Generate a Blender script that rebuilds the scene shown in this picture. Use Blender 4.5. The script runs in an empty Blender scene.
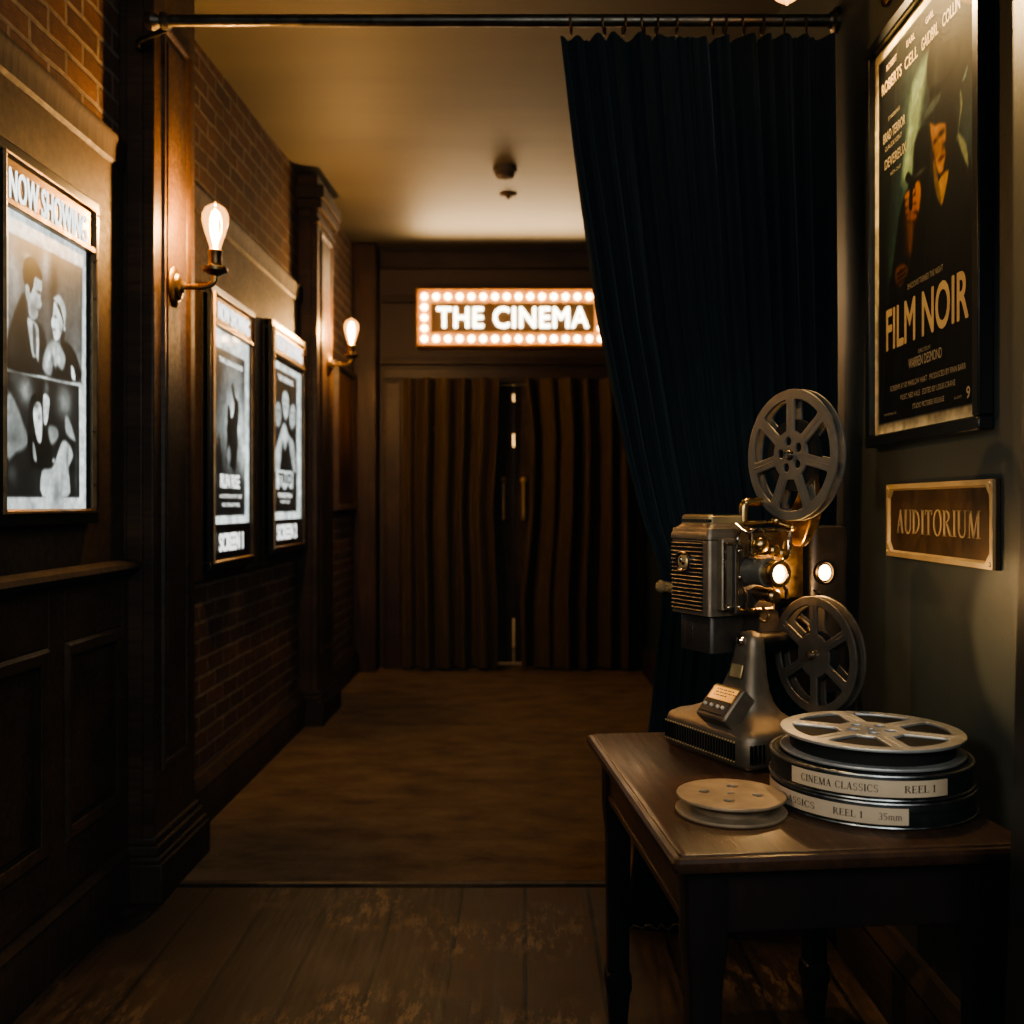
import bpy, bmesh, math, random
import numpy as np
from mathutils import Vector, Matrix
random.seed(7)
PI = math.pi
SC = bpy.context.scene
COL = SC.collection
R = math.radians

# ------------------------------------------------------------------ materials
def lin(c):
    return tuple(((v / 12.92) if v <= 0.04045 else ((v + 0.055) / 1.055) ** 2.4) for v in c)

class NT:
    def __init__(s, name):
        s.m = bpy.data.materials.new(name); s.m.use_nodes = True
        s.t = s.m.node_tree; s.n = s.t.nodes; s.n.clear()
        s.out = s.n.new('ShaderNodeOutputMaterial')
    def set(s, nd, **kw):
        for k, v in kw.items():
            nd.inputs[k.replace('_', ' ')].default_value = v
    def link(s, a, b): s.t.links.new(a, b)
    def coords(s, scale=(1, 1, 1), kind='Object'):
        tc = s.n.new('ShaderNodeTexCoord'); mp = s.n.new('ShaderNodeMapping')
        mp.inputs['Scale'].default_value = scale
        s.link(tc.outputs[kind], mp.inputs['Vector'])
        return mp.outputs['Vector']
    def noise(s, vec, scale=5, detail=4, rough=.55):
        nd = s.n.new('ShaderNodeTexNoise'); nd.inputs['Scale'].default_value = scale
        nd.inputs['Detail'].default_value = detail; nd.inputs['Roughness'].default_value = rough
        s.link(vec, nd.inputs['Vector']); return nd.outputs['Fac']
    def ramp(s, fac, stops):
        nd = s.n.new('ShaderNodeValToRGB'); cr = nd.color_ramp
        while len(cr.elements) < len(stops): cr.elements.new(.5)
        for e, (p, c) in zip(cr.elements, stops):
            e.position = p; e.color = (c[0], c[1], c[2], 1) if not isinstance(c, (int, float)) else (c, c, c, 1)
        s.link(fac, nd.inputs['Fac']); return nd.outputs['Color']
    def mix(s, fac, a, b, mode='MIX'):
        nd = s.n.new('ShaderNodeMix'); nd.data_type = 'RGBA'; nd.blend_type = mode
        for sock, v in ((nd.inputs[0], fac), (nd.inputs[6], a), (nd.inputs[7], b)):
            if isinstance(v, (int, float)): sock.default_value = v
            elif isinstance(v, tuple): sock.default_value = (v[0], v[1], v[2], 1)
            else: s.link(v, sock)
        return nd.outputs[2]
    def bump(s, h, strength=.3, dist=.01):
        nd = s.n.new('ShaderNodeBump'); nd.inputs['Strength'].default_value = strength
        nd.inputs['Distance'].default_value = dist; s.link(h, nd.inputs['Height']); return nd.outputs['Normal']
    def bsdf(s, color, rough=.5, metal=0, normal=None, **kw):
        b = s.n.new('ShaderNodeBsdfPrincipled')
        for k, v in (('Base Color', color), ('Roughness', rough), ('Metallic', metal)):
            if isinstance(v, tuple): b.inputs[k].default_value = (v[0], v[1], v[2], 1)
            elif isinstance(v, (int, float)): b.inputs[k].default_value = v
            else: s.link(v, b.inputs[k])
        if normal is not None: s.link(normal, b.inputs['Normal'])
        for k, v in kw.items(): b.inputs[k.replace('_', ' ')].default_value = v
        s.link(b.outputs[0], s.out.inputs[0]); return b

def m_wood(name, dark, light, grain=(60, 60, 4), rough=.42, worn=None):
    t = NT(name); v = t.coords(grain)
    n1 = t.noise(v, 1.0, 6, .65); v2 = t.coords((3, 3, 1.2)); n2 = t.noise(v2, 1.6, 4)
    c = t.ramp(n1, [(.3, dark), (.72, light)])
    c = t.mix(t.ramp(n2, [(.35, .35), (.7, 1.0)]), tuple(x * .45 for x in dark), c)
    rr = t.ramp(n1, [(.3, rough + .12), (.7, rough - .06)])
    if worn:
        n3 = t.noise(t.coords((1, 1, 1)), 7, 9, .72)
        c = t.mix(t.ramp(n3, [(.60, 0.0), (.72, .55)]), c, worn)
    t.bsdf(c, rr, 0, t.bump(n1, .25, .004), Specular_IOR_Level=.32); return t.m

def m_metal(name, col, rough=.35, var=.12, bumpy=0.0, scale=40, metal=1.0, grime=.55):
    t = NT(name); v = t.coords()
    n = t.noise(v, scale, 6, .6); n2 = t.noise(v, scale * .25, 4)
    c = t.mix(t.ramp(n2, [(.35, .0), (.68, 1.0)]), tuple(x * grime for x in col), col)
    r = t.ramp(n, [(.3, max(.05, rough - var)), (.7, min(1, rough + var))])
    nb = t.bump(t.noise(v, scale * 12, 2), bumpy, .002) if bumpy else None
    t.bsdf(c, r, metal, nb); return t.m

def m_plain(name, col, rough=.5, metal=0, scale=14, amt=.35, **kw):
    t = NT(name); n = t.noise(t.coords(), scale, 5)
    c = t.mix(t.ramp(n, [(.3, 0.0), (.75, 1.0)]), tuple(x * (1 - amt) for x in col), col)
    t.bsdf(c, rough, metal, None, **kw); return t.m

def m_emit(name, col, strength):
    t = NT(name); e = t.n.new('ShaderNodeEmission')
    e.inputs['Color'].default_value = (*col, 1); e.inputs['Strength'].default_value = strength
    t.link(e.outputs[0], t.out.inputs[0]); return t.m

def m_glass(name, tint=(1, 1, 1), rough=.02, glow=None, gloss=1.0):
    t = NT(name); tr = t.n.new('ShaderNodeBsdfTransparent'); tr.inputs[0].default_value = (*tint, 1)
    g = t.n.new('ShaderNodeBsdfGlossy'); g.inputs['Roughness'].default_value = rough
    g.inputs['Color'].default_value = (gloss, gloss, gloss, 1)
    fr = t.n.new('ShaderNodeFresnel'); fr.inputs['IOR'].default_value = 1.45
    ge = t.n.new('ShaderNodeNewGeometry'); io = t.n.new('ShaderNodeMath'); io.operation = 'MULTIPLY_ADD'
    t.link(ge.outputs['Backfacing'], io.inputs[0]); io.inputs[1].default_value = 1/1.45-1.45; io.inputs[2].default_value = 1.45
    t.link(io.outputs[0], fr.inputs['IOR'])
    mx = t.n.new('ShaderNodeMixShader'); t.link(fr.outputs[0], mx.inputs[0])
    t.link(tr.outputs[0], mx.inputs[1]); t.link(g.outputs[0], mx.inputs[2]); o = mx.outputs[0]
    if glow:
        e = t.n.new('ShaderNodeEmission'); e.inputs[0].default_value = (*glow[0], 1); e.inputs[1].default_value = glow[1]
        ad = t.n.new('ShaderNodeAddShader'); t.link(o, ad.inputs[0]); t.link(e.outputs[0], ad.inputs[1]); o = ad.outputs[0]
    t.link(o, t.out.inputs[0]); return t.m

def m_velvet(name, col, sheen, amt=.8):
    t = NT(name); n = t.noise(t.coords((60, 60, 8)), 1, 4); n2 = t.noise(t.coords(), 420, 2)
    c = t.mix(t.ramp(n, [(.3, 0.0), (.7, 1.0)]), tuple(x * .65 for x in col), col)
    t.bsdf(c, .85, 0, t.bump(n2, .2, .002), Sheen_Weight=amt, Sheen_Roughness=.35, Sheen_Tint=(*sheen, 1), Specular_IOR_Level=.1)
    return t.m

def m_brick(name):
    t = NT(name); tc = t.n.new('ShaderNodeTexCoord'); sp = t.n.new('ShaderNodeSeparateXYZ'); cb = t.n.new('ShaderNodeCombineXYZ')
    t.link(tc.outputs['Object'], sp.inputs[0]); t.link(sp.outputs['Y'], cb.inputs['X']); t.link(sp.outputs['Z'], cb.inputs['Y'])
    wob = t.n.new('ShaderNodeTexNoise'); wob.inputs['Scale'].default_value = 9; t.link(cb.outputs[0], wob.inputs['Vector'])
    va = t.n.new('ShaderNodeVectorMath'); va.operation = 'MULTIPLY_ADD'
    t.link(wob.outputs['Color'], va.inputs[0]); va.inputs[1].default_value = (.016, .016, 0); t.link(cb.outputs[0], va.inputs[2])
    b = t.n.new('ShaderNodeTexBrick'); t.link(va.outputs[0], b.inputs['Vector'])
    t.set(b, Scale=1.0, Mortar_Size=.0095, Mortar_Smooth=.35, Bias=-.1, Brick_Width=.225, Row_Height=.078)
    b.inputs['Color1'].default_value = (.19, .088, .042, 1); b.inputs['Color2'].default_value = (.085, .045, .026, 1)
    b.inputs['Mortar'].default_value = (.30, .245, .18, 1)
    n = t.noise(cb.outputs[0], 24, 6, .7); n2 = t.noise(cb.outputs[0], 3, 3)
    c = t.mix(t.ramp(n, [(.25, .35), (.75, 1.0)]), (.03, .016, .01), b.outputs['Color'])
    c = t.mix(t.ramp(n2, [(.35, .5), (.7, 1.0)]), (.045, .025, .015), c)
    inv = t.n.new('ShaderNodeMath'); inv.operation = 'MULTIPLY_ADD'
    t.link(b.outputs['Fac'], inv.inputs[0]); inv.inputs[1].default_value = -1.0; t.link(n, inv.inputs[2])
    t.bsdf(c, .82, 0, t.bump(inv.outputs[0], .7, .012), Specular_IOR_Level=.25); return t.m

def m_planks(name):
    t = NT(name); tc = t.n.new('ShaderNodeTexCoord'); sp = t.n.new('ShaderNodeSeparateXYZ'); cb = t.n.new('ShaderNodeCombineXYZ')
    t.link(tc.outputs['Object'], sp.inputs[0]); t.link(sp.outputs['Y'], cb.inputs['X']); t.link(sp.outputs['X'], cb.inputs['Y'])
    b = t.n.new('ShaderNodeTexBrick'); t.link(cb.outputs[0], b.inputs['Vector']); b.offset = .37
    t.set(b, Scale=1.0, Mortar_Size=.0075, Mortar_Smooth=.1, Bias=0.0, Brick_Width=2.3, Row_Height=.22)
    b.inputs['Color1'].default_value = (.085, .048, .022, 1); b.inputs['Color2'].default_value = (.026, .015, .008, 1)
    b.inputs['Mortar'].default_value = (.003, .002, .002, 1)
    g = t.noise(t.coords((34, 2.2, 1)), 1.6, 7, .65); blot = t.noise(t.coords(), 2.2, 5, .65)
    c = t.mix(t.ramp(g, [(.35, .25), (.62, 1.0)]), (.012, .007, .004), b.outputs['Color'])
    c = t.mix(t.ramp(blot, [(.35, .35), (.65, 1.0)]), (.016, .010, .006), c)
    scuff = t.noise(t.coords((26, 7, 1)), 1.0, 9, .75)
    scmask = t.n.new('ShaderNodeMath'); scmask.operation = 'MULTIPLY'
    t.link(t.ramp(scuff, [(.50, 0.0), (.57, .9)]), scmask.inputs[0])
    t.link(t.ramp(t.noise(t.coords(), 1.5, 2), [(.46, 0.0), (.58, 1.0)]), scmask.inputs[1])
    c = t.mix(scmask.outputs[0], c, (.15, .095, .052))
    rr = t.ramp(g, [(.3, .36), (.7, .62)])
    h = t.n.new('ShaderNodeMath'); h.operation = 'MULTIPLY_ADD'
    t.link(b.outputs['Fac'], h.inputs[0]); h.inputs[1].default_value = -2.0; t.link(g, h.inputs[2])
    t.bsdf(c, rr, 0, t.bump(h.outputs[0], .22, .004), Specular_IOR_Level=.28); return t.m

def m_carpet(name):
    t = NT(name); v = t.coords(); f = t.noise(v, 260, 2); b = t.noise(t.coords((1.3, 2.4, 1)), 2.6, 8, .68)
    c = t.ramp(b, [(.30, (.045, .031, .017)), (.46, (.135, .092, .050)), (.66, (.20, .14, .078))])
    c = t.mix(t.ramp(f, [(.3, .55), (.7, 1.0)]), (.035, .02, .01), c)
    t.bsdf(c, .95, 0, t.bump(f, .6, .006), Sheen_Weight=.25, Sheen_Tint=(.5, .33, .18, 1), Specular_IOR_Level=.05); return t.m

def m_plaster(name, col, rough=.6):
    t = NT(name); a = t.noise(t.coords((.5, 2.2, 1)), 1.1, 5, .6); f = t.noise(t.coords(), 70, 3)
    c = t.mix(t.ramp(a, [(.32, .0), (.7, 1.0)]), tuple(x * .72 for x in col), col)
    t.bsdf(c, rough, 0, t.bump(f, .12, .004)); return t.m

def m_print(name, emit=0.0, rough=.45):
    t = NT(name); at = t.n.new('ShaderNodeAttribute'); at.attribute_name = 'Paint'
    if emit:
        b = t.bsdf((.02, .02, .02), rough); t.link(at.outputs['Color'], b.inputs['Emission Color']); b.inputs['Emission Strength'].default_value = emit
    else:
        t.bsdf(at.outputs['Color'], rough, Specular_IOR_Level=.12)
    return t.m

M = {}
M['wood'] = m_wood('dark_oak', (.030, .015, .007), (.105, .054, .024), (55, 55, 3.5))
M['wood_h'] = m_wood('dark_oak_rails', (.024, .013, .006), (.072, .039, .018), (55, 3.5, 55), .6)
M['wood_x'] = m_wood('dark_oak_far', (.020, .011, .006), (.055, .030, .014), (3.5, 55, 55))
M['wood_mid'] = m_wood('oiled_oak_board', (.042, .023, .009), (.088, .050, .021), (34, 34, 2.5), .65)
M['table'] = m_wood('worn_mahogany', (.032, .014, .007), (.10, .045, .019), (60, 4, 60), .32, (.17, .095, .045))
M['table_dark'] = m_wood('shaded_mahogany', (.008, .005, .004), (.026, .013, .008), (60, 60, 5), .4)  # shade on legs and end aprons put into a darker mahogany
M['brick'] = m_brick('old_brick')
M['planks'] = m_planks('worn_planks')
M['carpet'] = m_carpet('brown_carpet')
M['ceiling'] = m_plaster('aged_plaster', (.10, .083, .054), .6)
M['greywall'] = m_plaster('dark_grey_green_paint', (.050, .058, .052), .5)
M['farwall'] = m_plaster('dark_brown_paint', (.045, .027, .016), .6)
M['navy'] = m_velvet('navy_velvet', (.015, .0205, .0235), (.08, .095, .10), 1.0)
M['brownvelvet'] = m_velvet('brown_velvet', (.098, .066, .033), (.24, .175, .10), .3)
M['brass'] = m_metal('aged_brass', (.55, .36, .15), .32)
M['darkbrass'] = m_metal('dark_bronze', (.22, .14, .07), .38)
M['plaque'] = m_metal('bronze_plaque', (.10, .058, .025), .5, scale=25, metal=.5)
M['plaque_hi'] = m_metal('polished_bronze', (.52, .39, .22), .45, metal=.35, grime=.75)
M['iron'] = m_metal('dark_iron', (.05, .042, .035), .38)
M['rod'] = m_metal('rod_steel', (.12, .10, .075), .4)
M['hammer'] = m_metal('hammered_paint', (.20, .155, .105), .40, bumpy=.35, scale=60, metal=.65, grime=.7)
M['hammer_dark'] = m_metal('dark_enamel', (.055, .042, .032), .42, bumpy=.2, scale=60, metal=.5)
M['bodybrass'] = m_metal('lit_brass_sheet', (.42, .27, .12), .36, scale=30)
M['chrome'] = m_metal('tarnished_chrome', (.55, .46, .36), .2)
M['steel_reel'] = m_metal('brushed_reel_steel', (.175, .160, .128), .42, scale=55, metal=.55, grime=.75)
M['dark_reel'] = m_metal('dark_reel_steel', (.12, .10, .078), .40, scale=55, metal=.6, grime=.7)
M['pewter'] = m_metal('pale_reel_steel', (.36, .355, .33), .45, scale=55, metal=.5, grime=.75)
M['black'] = m_plain('satin_black', (.010, .011, .011), .38)
M['blackframe'] = m_plain('frame_black', (.008, .009, .009), .32)
M['film'] = m_plain('film_stock', (.012, .010, .008), .75, scale=60, Specular_IOR_Level=.15)
M['can'] = m_metal('black_can_tin', (.030, .031, .030), .42, metal=.6)
M['canrim'] = m_metal('tin_rim', (.30, .30, .28), .38)
M['spool'] = m_plain('aged_tan_spool', (.29, .20, .115), .55, scale=22, amt=.5)
M['paper'] = m_plain('cream_label', (.50, .38, .25), .6, amt=.2)
M['ink'] = m_plain('dark_ink', (.018, .014, .012), .6)
M['rope'] = m_plain('gold_rope', (.40, .29, .14), .7, scale=160, amt=.6)
M['glass'] = m_glass('clear_glass', (.96, .97, .96), .03)
M['bulbglass'] = m_glass('amber_bulb_glass', (1.0, .82, .55), .05, ((1.0, .48, .14), 1.1))
M['filament'] = m_emit('filament', (1.0, .66, .30), 60)
M['filament_far'] = m_emit('filament_far', (1.0, .62, .26), 40)
M['signbulb'] = m_emit('sign_bulb', (1.0, .70, .38), 13.0)
M['signletter'] = m_emit('sign_letter', (1.0, .90, .66), 6.5)
M['signtray'] = m_plain('sign_tray', (.62, .30, .10), .5)
M['signpanel'] = m_plain('sign_panel', (.17, .085, .028), .5)
M['lamp'] = m_emit('projector_lamp', (1.0, .78, .48), 9)
M['lettering'] = m_emit('backlit_lettering', (.94, .95, .90), 1.9)
M['headpanel'] = m_metal('header_bronze', (.30, .18, .075), .45, scale=20)
M['lightbox'] = m_print('backlit_print', 1.9)
M['print'] = m_print('paper_print', 0, .65)
M['dimprint'] = m_print('dim_print', 0, .5)
M['gold'] = m_plain('gold_ink', (.62, .46, .26), .5, amt=.15)
M['whiteink'] = m_plain('pale_ink', (.42, .36, .27), .5, amt=.15)
M['goldlabel'] = m_metal('gold_plate', (.66, .47, .22), .4, metal=.6, scale=30)
M['knobwhite'] = m_plain('pale_knob', (.5, .48, .42), .4)
M['strip'] = m_metal('threshold_metal', (.09, .08, .07), .45)
M['detector'] = m_plain('old_plastic', (.10, .065, .04), .6)
M['beyond'] = m_plaster('lit_cream', (.6, .45, .26))

# ------------------------------------------------------------------ mesh building
class MB:
    def __init__(s): s.b = bmesh.new()
    def box(s, x0, x1, y0, y1, z0, z1):
        v = [s.b.verts.new(p) for p in ((x0,y0,z0),(x1,y0,z0),(x1,y1,z0),(x0,y1,z0),(x0,y0,z1),(x1,y0,z1),(x1,y1,z1),(x0,y1,z1))]
        for f in ((0,3,2,1),(4,5,6,7),(0,1,5,4),(1,2,6,5),(2,3,7,6),(3,0,4,7)): s.b.faces.new([v[i] for i in f])
        return s
    def rings(s, rings, cap=True, closed=True):
        vs = [[s.b.verts.new(p) for p in r] for r in rings]; n = len(vs[0])
        for a, b in zip(vs, vs[1:]):
            for i in range(n if closed else n - 1):
                j = (i + 1) % n
                s.b.faces.new((a[i], a[j], b[j], b[i]))
        if cap:
            s.b.faces.new(vs[0][::-1]); s.b.faces.new(vs[-1])
        return s
    def lathe(s, prof, seg=32, M4=None, cap=True):   # prof: (radius, height) about local z
        M4 = M4 or Matrix()
        return s.rings([[M4 @ Vector((r*math.cos(2*PI*i/seg), r*math.sin(2*PI*i/seg), h)) for i in range(seg)] for r, h in prof], cap)
    def cyl(s, p0, p1, r0, r1=None, seg=24):
        p0, p1 = Vector(p0), Vector(p1); d = p1 - p0
        Mx = Matrix.Translation(p0) @ d.to_track_quat('Z', 'Y').to_matrix().to_4x4()
        return s.lathe([(r0, 0), (r0 if r1 is None else r1, d.length)], seg, Mx)
    def lathe_at(s, p0, axis, prof, seg=32):
        Mx = Matrix.Translation(Vector(p0)) @ Vector(axis).to_track_quat('Z', 'Y').to_matrix().to_4x4()
        return s.lathe(prof, seg, Mx)
    def tube(s, pts, r, seg=12, smooth=True):
        pts = [Vector(p) for p in pts]
        if smooth and len(pts) > 2:
            q = []
            for i in range(len(pts) - 1):
                a = pts[max(i-1, 0)]; b = pts[i]; c = pts[i+1]; d = pts[min(i+2, len(pts)-1)]
                for k in range(6):
                    t = k / 6
                    q.append(.5*((2*b)+(c-a)*t+(2*a-5*b+4*c-d)*t*t+(3*b-a-3*c+d)*t**3))
            q.append(pts[-1]); pts = q
        rr = []; prev = None
        for i, p in enumerate(pts):
            t = (pts[min(i+1, len(pts)-1)] - pts[max(i-1, 0)]).normalized()
            if prev is None:
                nrm = t.orthogonal().normalized()
            else:
                nrm = (prev - t * prev.dot(t)).normalized()
            prev = nrm; bn = t.cross(nrm)
            ra = r(i/(len(pts)-1)) if callable(r) else r
            rr.append([p + (nrm*math.cos(2*PI*k/seg) + bn*math.sin(2*PI*k/seg))*ra for k in range(seg)])
        return s.rings(rr)
    def sphere(s, c, r, sz=(1,1,1), seg=20):
        prof = [(max(1e-4, math.sin(PI*k/12)), -math.cos(PI*k/12)) for k in range(13)]
        Mx = Matrix.Translation(Vector(c)) @ Matrix.Diagonal((r*sz[0], r*sz[1], r*sz[2], 1))
        return s.lathe(prof, seg, Mx)
    def torus(s, c, Rr, r, axis=(0,0,1), seg=24, s2=8, sc=(1,1)):
        Mx = Matrix.Translation(Vector(c)) @ Vector(axis).to_track_quat('Z', 'Y').to_matrix().to_4x4()
        vs = [[s.b.verts.new(Mx @ Vector(((Rr+r*math.cos(2*PI*k/s2))*math.cos(2*PI*i/seg)*sc[0], (Rr+r*math.cos(2*PI*k/s2))*math.sin(2*PI*i/seg)*sc[1], r*math.sin(2*PI*k/s2)))) for k in range(s2)] for i in range(seg)]
        for i in range(seg):
            for k in range(s2):
                s.b.faces.new((vs[i][k], vs[(i+1)%seg][k], vs[(i+1)%seg][(k+1)%s2], vs[i][(k+1)%s2]))
        return s
    def prism(s, poly, z0, z1):
        return s.rings([[(x, y, z0) for x, y in poly], [(x, y, z1) for x, y in poly]])
    def face(s, pts):
        s.b.faces.new([s.b.verts.new(p) for p in pts]); return s
    def build(s, name, mat, parent=None, bevel=0, smooth=35, subsurf=0):
        bmesh.ops.recalc_face_normals(s.b, faces=s.b.faces)
        me = bpy.data.meshes.new(name); s.b.to_mesh(me); s.b.free()
        return link(name, me, mat, parent, bevel, smooth, subsurf)

def link(name, me, mat, parent=None, bevel=0, smooth=35, subsurf=0):
    me.materials.clear(); me.materials.append(M[mat] if isinstance(mat, str) else mat)
    o = bpy.data.objects.new(name, me); COL.objects.link(o)
    if parent: o.parent = parent
    if smooth:
        for p in me.polygons: p.use_smooth = True
        me.set_sharp_from_angle(angle=R(smooth))
    if bevel:
        md = o.modifiers.new('bevel', 'BEVEL'); md.width = bevel; md.segments = 2; md.limit_method = 'ANGLE'; md.angle_limit = R(40)
    if subsurf:
        md = o.modifiers.new('sub', 'SUBSURF'); md.levels = md.render_levels = subsurf
    return o

def thing(name, label, cat, loc=(0,0,0), rot=(0,0,0), group=None, kind=None):
    o = bpy.data.objects.new(name, None); COL.objects.link(o); o.empty_display_size = .1
    o.location = loc; o.rotation_euler = rot
    return tag(o, label, cat, group, kind)
def tag(o, label, cat, group=None, kind=None):
    if label: o['label'] = label
    if cat: o['category'] = cat
    if group: o['group'] = group
    if kind: o['kind'] = kind
    return o
def structure(o, label, cat): return tag(o, label, cat, None, 'structure')
LEFT = (PI/2, 0, PI/2); RIGHT = (PI/2, 0, -PI/2); FRONT = (PI/2, 0, 0)

def dup(o, parent=None):
    c = o.copy(); COL.objects.link(c)
    if parent: c.parent = parent
    for ch in list(o.children): dup(ch, c)
    return c

# ------------------------------------------------------------------ lettering
def text_mesh(s, w, h, bold=0.0, extrude=0.0, space=1.0):
    cu = bpy.data.curves.new('lettering', 'FONT'); cu.body = s; cu.size = 1; cu.extrude = extrude
    cu.space_character = space; cu.resolution_u = 4
    tmp = bpy.data.objects.new('tmp', cu); COL.objects.link(tmp)
    bpy.context.view_layer.update()
    me = bpy.data.meshes.new_from_object(tmp.evaluated_get(bpy.context.evaluated_depsgraph_get()))
    bpy.data.objects.remove(tmp); bpy.data.curves.remove(cu)
    co = np.zeros(len(me.vertices)*3, np.float32); me.vertices.foreach_get('co', co); co = co.reshape(-1, 3)
    if bold:                      # heavier strokes: the same outline laid down again a hair to each side
        fc = [list(p.vertices) for p in me.polygons]; n = len(co); sh = [(-bold, 0), (bold, 0), (0, bold), (0, -bold), (bold*.7, bold*.7), (-bold*.7, -bold*.7), (bold*.7, -bold*.7), (-bold*.7, bold*.7)]
        bpy.data.meshes.remove(me); me = bpy.data.meshes.new('lettering')
        me.from_pydata(np.concatenate([co+np.array([a, c, .00003*q], np.float32) for q, (a, c) in enumerate(sh)]).tolist(), [], [[i+k*n for i in f] for k in range(len(sh)) for f in fc])
        co = np.zeros(len(me.vertices)*3, np.float32); me.vertices.foreach_get('co', co); co = co.reshape(-1, 3)
    mn, mx = co.min(0), co.max(0)
    sx = w/(mx[0]-mn[0]); sy = h/(mx[1]-mn[1])
    co[:, 0] = (co[:, 0]-(mn[0]+mx[0])/2)*sx; co[:, 1] = (co[:, 1]-(mn[1]+mx[1])/2)*sy
    me.vertices.foreach_set('co', co.ravel()); me.update(); return me
def text(s, mat, parent, x, y, z, w, h, bold=0.0, extrude=0.0, space=1.0, slant=0, name='lettering'):
    me = text_mesh(s, w, h, bold, extrude, space)
    co = np.zeros(len(me.vertices)*3, np.float32); me.vertices.foreach_get('co', co); co = co.reshape(-1, 3)
    co += np.array([x, y, z], np.float32)
    if slant: co[:, 1] += (co[:, 0]-x)*slant
    me.vertices.foreach_set('co', co.ravel()); me.update()
    return link(name, me, mat, parent, smooth=0)

def arc_ring(cx, cy, rx, ry, tx, ty, a0=0, a1=360, n=20):
    out = []
    for k in range(n):
        a, b = R(a0+(a1-a0)*k/n), R(a0+(a1-a0)*(k+1)/n)
        out.append([(cx+(rx-tx)*math.cos(a), cy+(ry-ty)*math.sin(a)), (cx+rx*math.cos(a), cy+ry*math.sin(a)),
                    (cx+rx*math.cos(b), cy+ry*math.sin(b)), (cx+(rx-tx)*math.cos(b), cy+(ry-ty)*math.sin(b))])
    return out
def bar(x0, y0, x1, y1, w):      # a stroke, w wide along x (or along y when level)
    if abs(y1-y0) < .02: return [[(x0, y0-w/2), (x1, y1-w/2), (x1, y1+w/2), (x0, y0+w/2)]]
    return [[(x0-w/2, y0), (x0+w/2, y0), (x1+w/2, y1), (x1-w/2, y1)]]
def serif(x, y, w=.15, t=.035): return [[(x-w, y-t if y > .5 else y), (x+w, y-t if y > .5 else y), (x+w, y if y > .5 else y+t), (x-w, y if y > .5 else y+t)]]
TK, TN = .15, .065
def stem(x): return bar(x, 0, x, 1, TK) + serif(x, 0) + serif(x, 1)
GLY = {
 'A': (.78, bar(.12, 0, .40, 1, TN) + bar(.64, 0, .38, 1, TK) + bar(.22, .34, .55, .34, TN) + serif(.12, 0, .1) + serif(.64, 0, .13)),
 'U': (.80, bar(.15, .3, .15, 1, TK) + serif(.15, 1) + bar(.65, .3, .65, 1, TN) + serif(.65, 1, .11) + arc_ring(.40, .31, .31, .33, .09, .06, 180, 360)),
 'D': (.80, stem(.15) + arc_ring(.15, .5, .60, .5, .13, .05, -90, 90)),
 'I': (.34, stem(.17)),
 'T': (.70, bar(.35, 0, .35, 1, TK) + serif(.35, 0) + bar(.03, .975, .67, .975, .05) + bar(.05, .80, .05, 1, .05) + bar(.65, .80, .65, 1, .05)),
 'O': (.84, arc_ring(.42, .5, .39, .52, .13, .05, 0, 360, 32)),
 'R': (.78, stem(.15) + arc_ring(.15, .75, .46, .25, .12, .045, -90, 90) + bar(.68, 0, .36, .5, TK) + serif(.70, 0, .1)),
 'M': (.98, bar(.13, 0, .15, 1, TN) + serif(.13, 0, .11) + bar(.46, 0, .18, 1, TK) + bar(.46, 0, .80, 1, TN) + bar(.83, 0, .82, 1, TK) + serif(.83, 0) + serif(.84, 1, .12) + serif(.12, 1, .1)),
 'C': (.76, arc_ring(.41, .5, .37, .52, .13, .05, 50, 310, 26) + bar(.66, .70, .66, .93, .05) + bar(.66, .08, .66, .26, .05)),
 'N': (.82, bar(.14, 0, .14, 1, TN) + bar(.66, 0, .18, 1, TK) + bar(.68, 0, .68, 1, TN) + serif(.14, 0, .11) + serif(.68, 1, .11) + serif(.13, 1, .1)),
 'E': (.68, stem(.15) + bar(.15, .975, .58, .975, .05) + bar(.15, .025, .62, .025, .05) + bar(.15, .52, .46, .52, .05) + bar(.57, .80, .57, 1, .05) + bar(.62, 0, .62, .22, .05) + bar(.45, .42, .45, .62, .05)),
 'L': (.66, stem(.15) + bar(.15, .025, .60, .025, .05) + bar(.60, 0, .60, .24, .05)),
 'S': (.62, arc_ring(.31, .74, .24, .28, .09, .05, 40, 270, 18) + arc_ring(.31, .255, .26, .28, .09, .05, -140, 90, 18) + bar(.50, .74, .50, .96, .04) + bar(.09, .06, .09, .26, .04)),
 '1': (.44, bar(.22, 0, .22, 1, TK) + serif(.22, 0) + bar(.08, .80, .22, .96, .08)),
 '3': (.58, arc_ring(.27, .74, .24, .27, .09, .05, -90, 150, 18) + arc_ring(.27, .27, .27, .29, .10, .05, -150, 90, 18)),
 '5': (.58, arc_ring(.26, .31, .28, .33, .10, .06, -140, 120, 20) + bar(.13, .52, .15, 1, .07) + bar(.13, .96, .52, .96, .08)),
 'm': (.92, bar(.13, 0, .13, .66, .10) + bar(.46, 0, .46, .5, .10) + bar(.79, 0, .79, .5, .10) + arc_ring(.295, .46, .215, .2, .1, .06, 0, 180, 12) + arc_ring(.625, .46, .215, .2, .1, .06, 0, 180, 12) + serif(.13, 0, .1) + serif(.46, 0, .1) + serif(.79, 0, .1)),
 ' ': (.36, []),
}
def serif_polys(s, w, h, gap=.06):
    x = 0; out = []
    for ch in s:
        adv, polys = GLY[ch]
        for p in polys: out.append([(x+px, py) for px, py in p])
        x += adv + gap
    tot = x - gap
    return [[((px/tot-.5)*w, (py-.5)*h) for px, py in p] for p in out]
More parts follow.
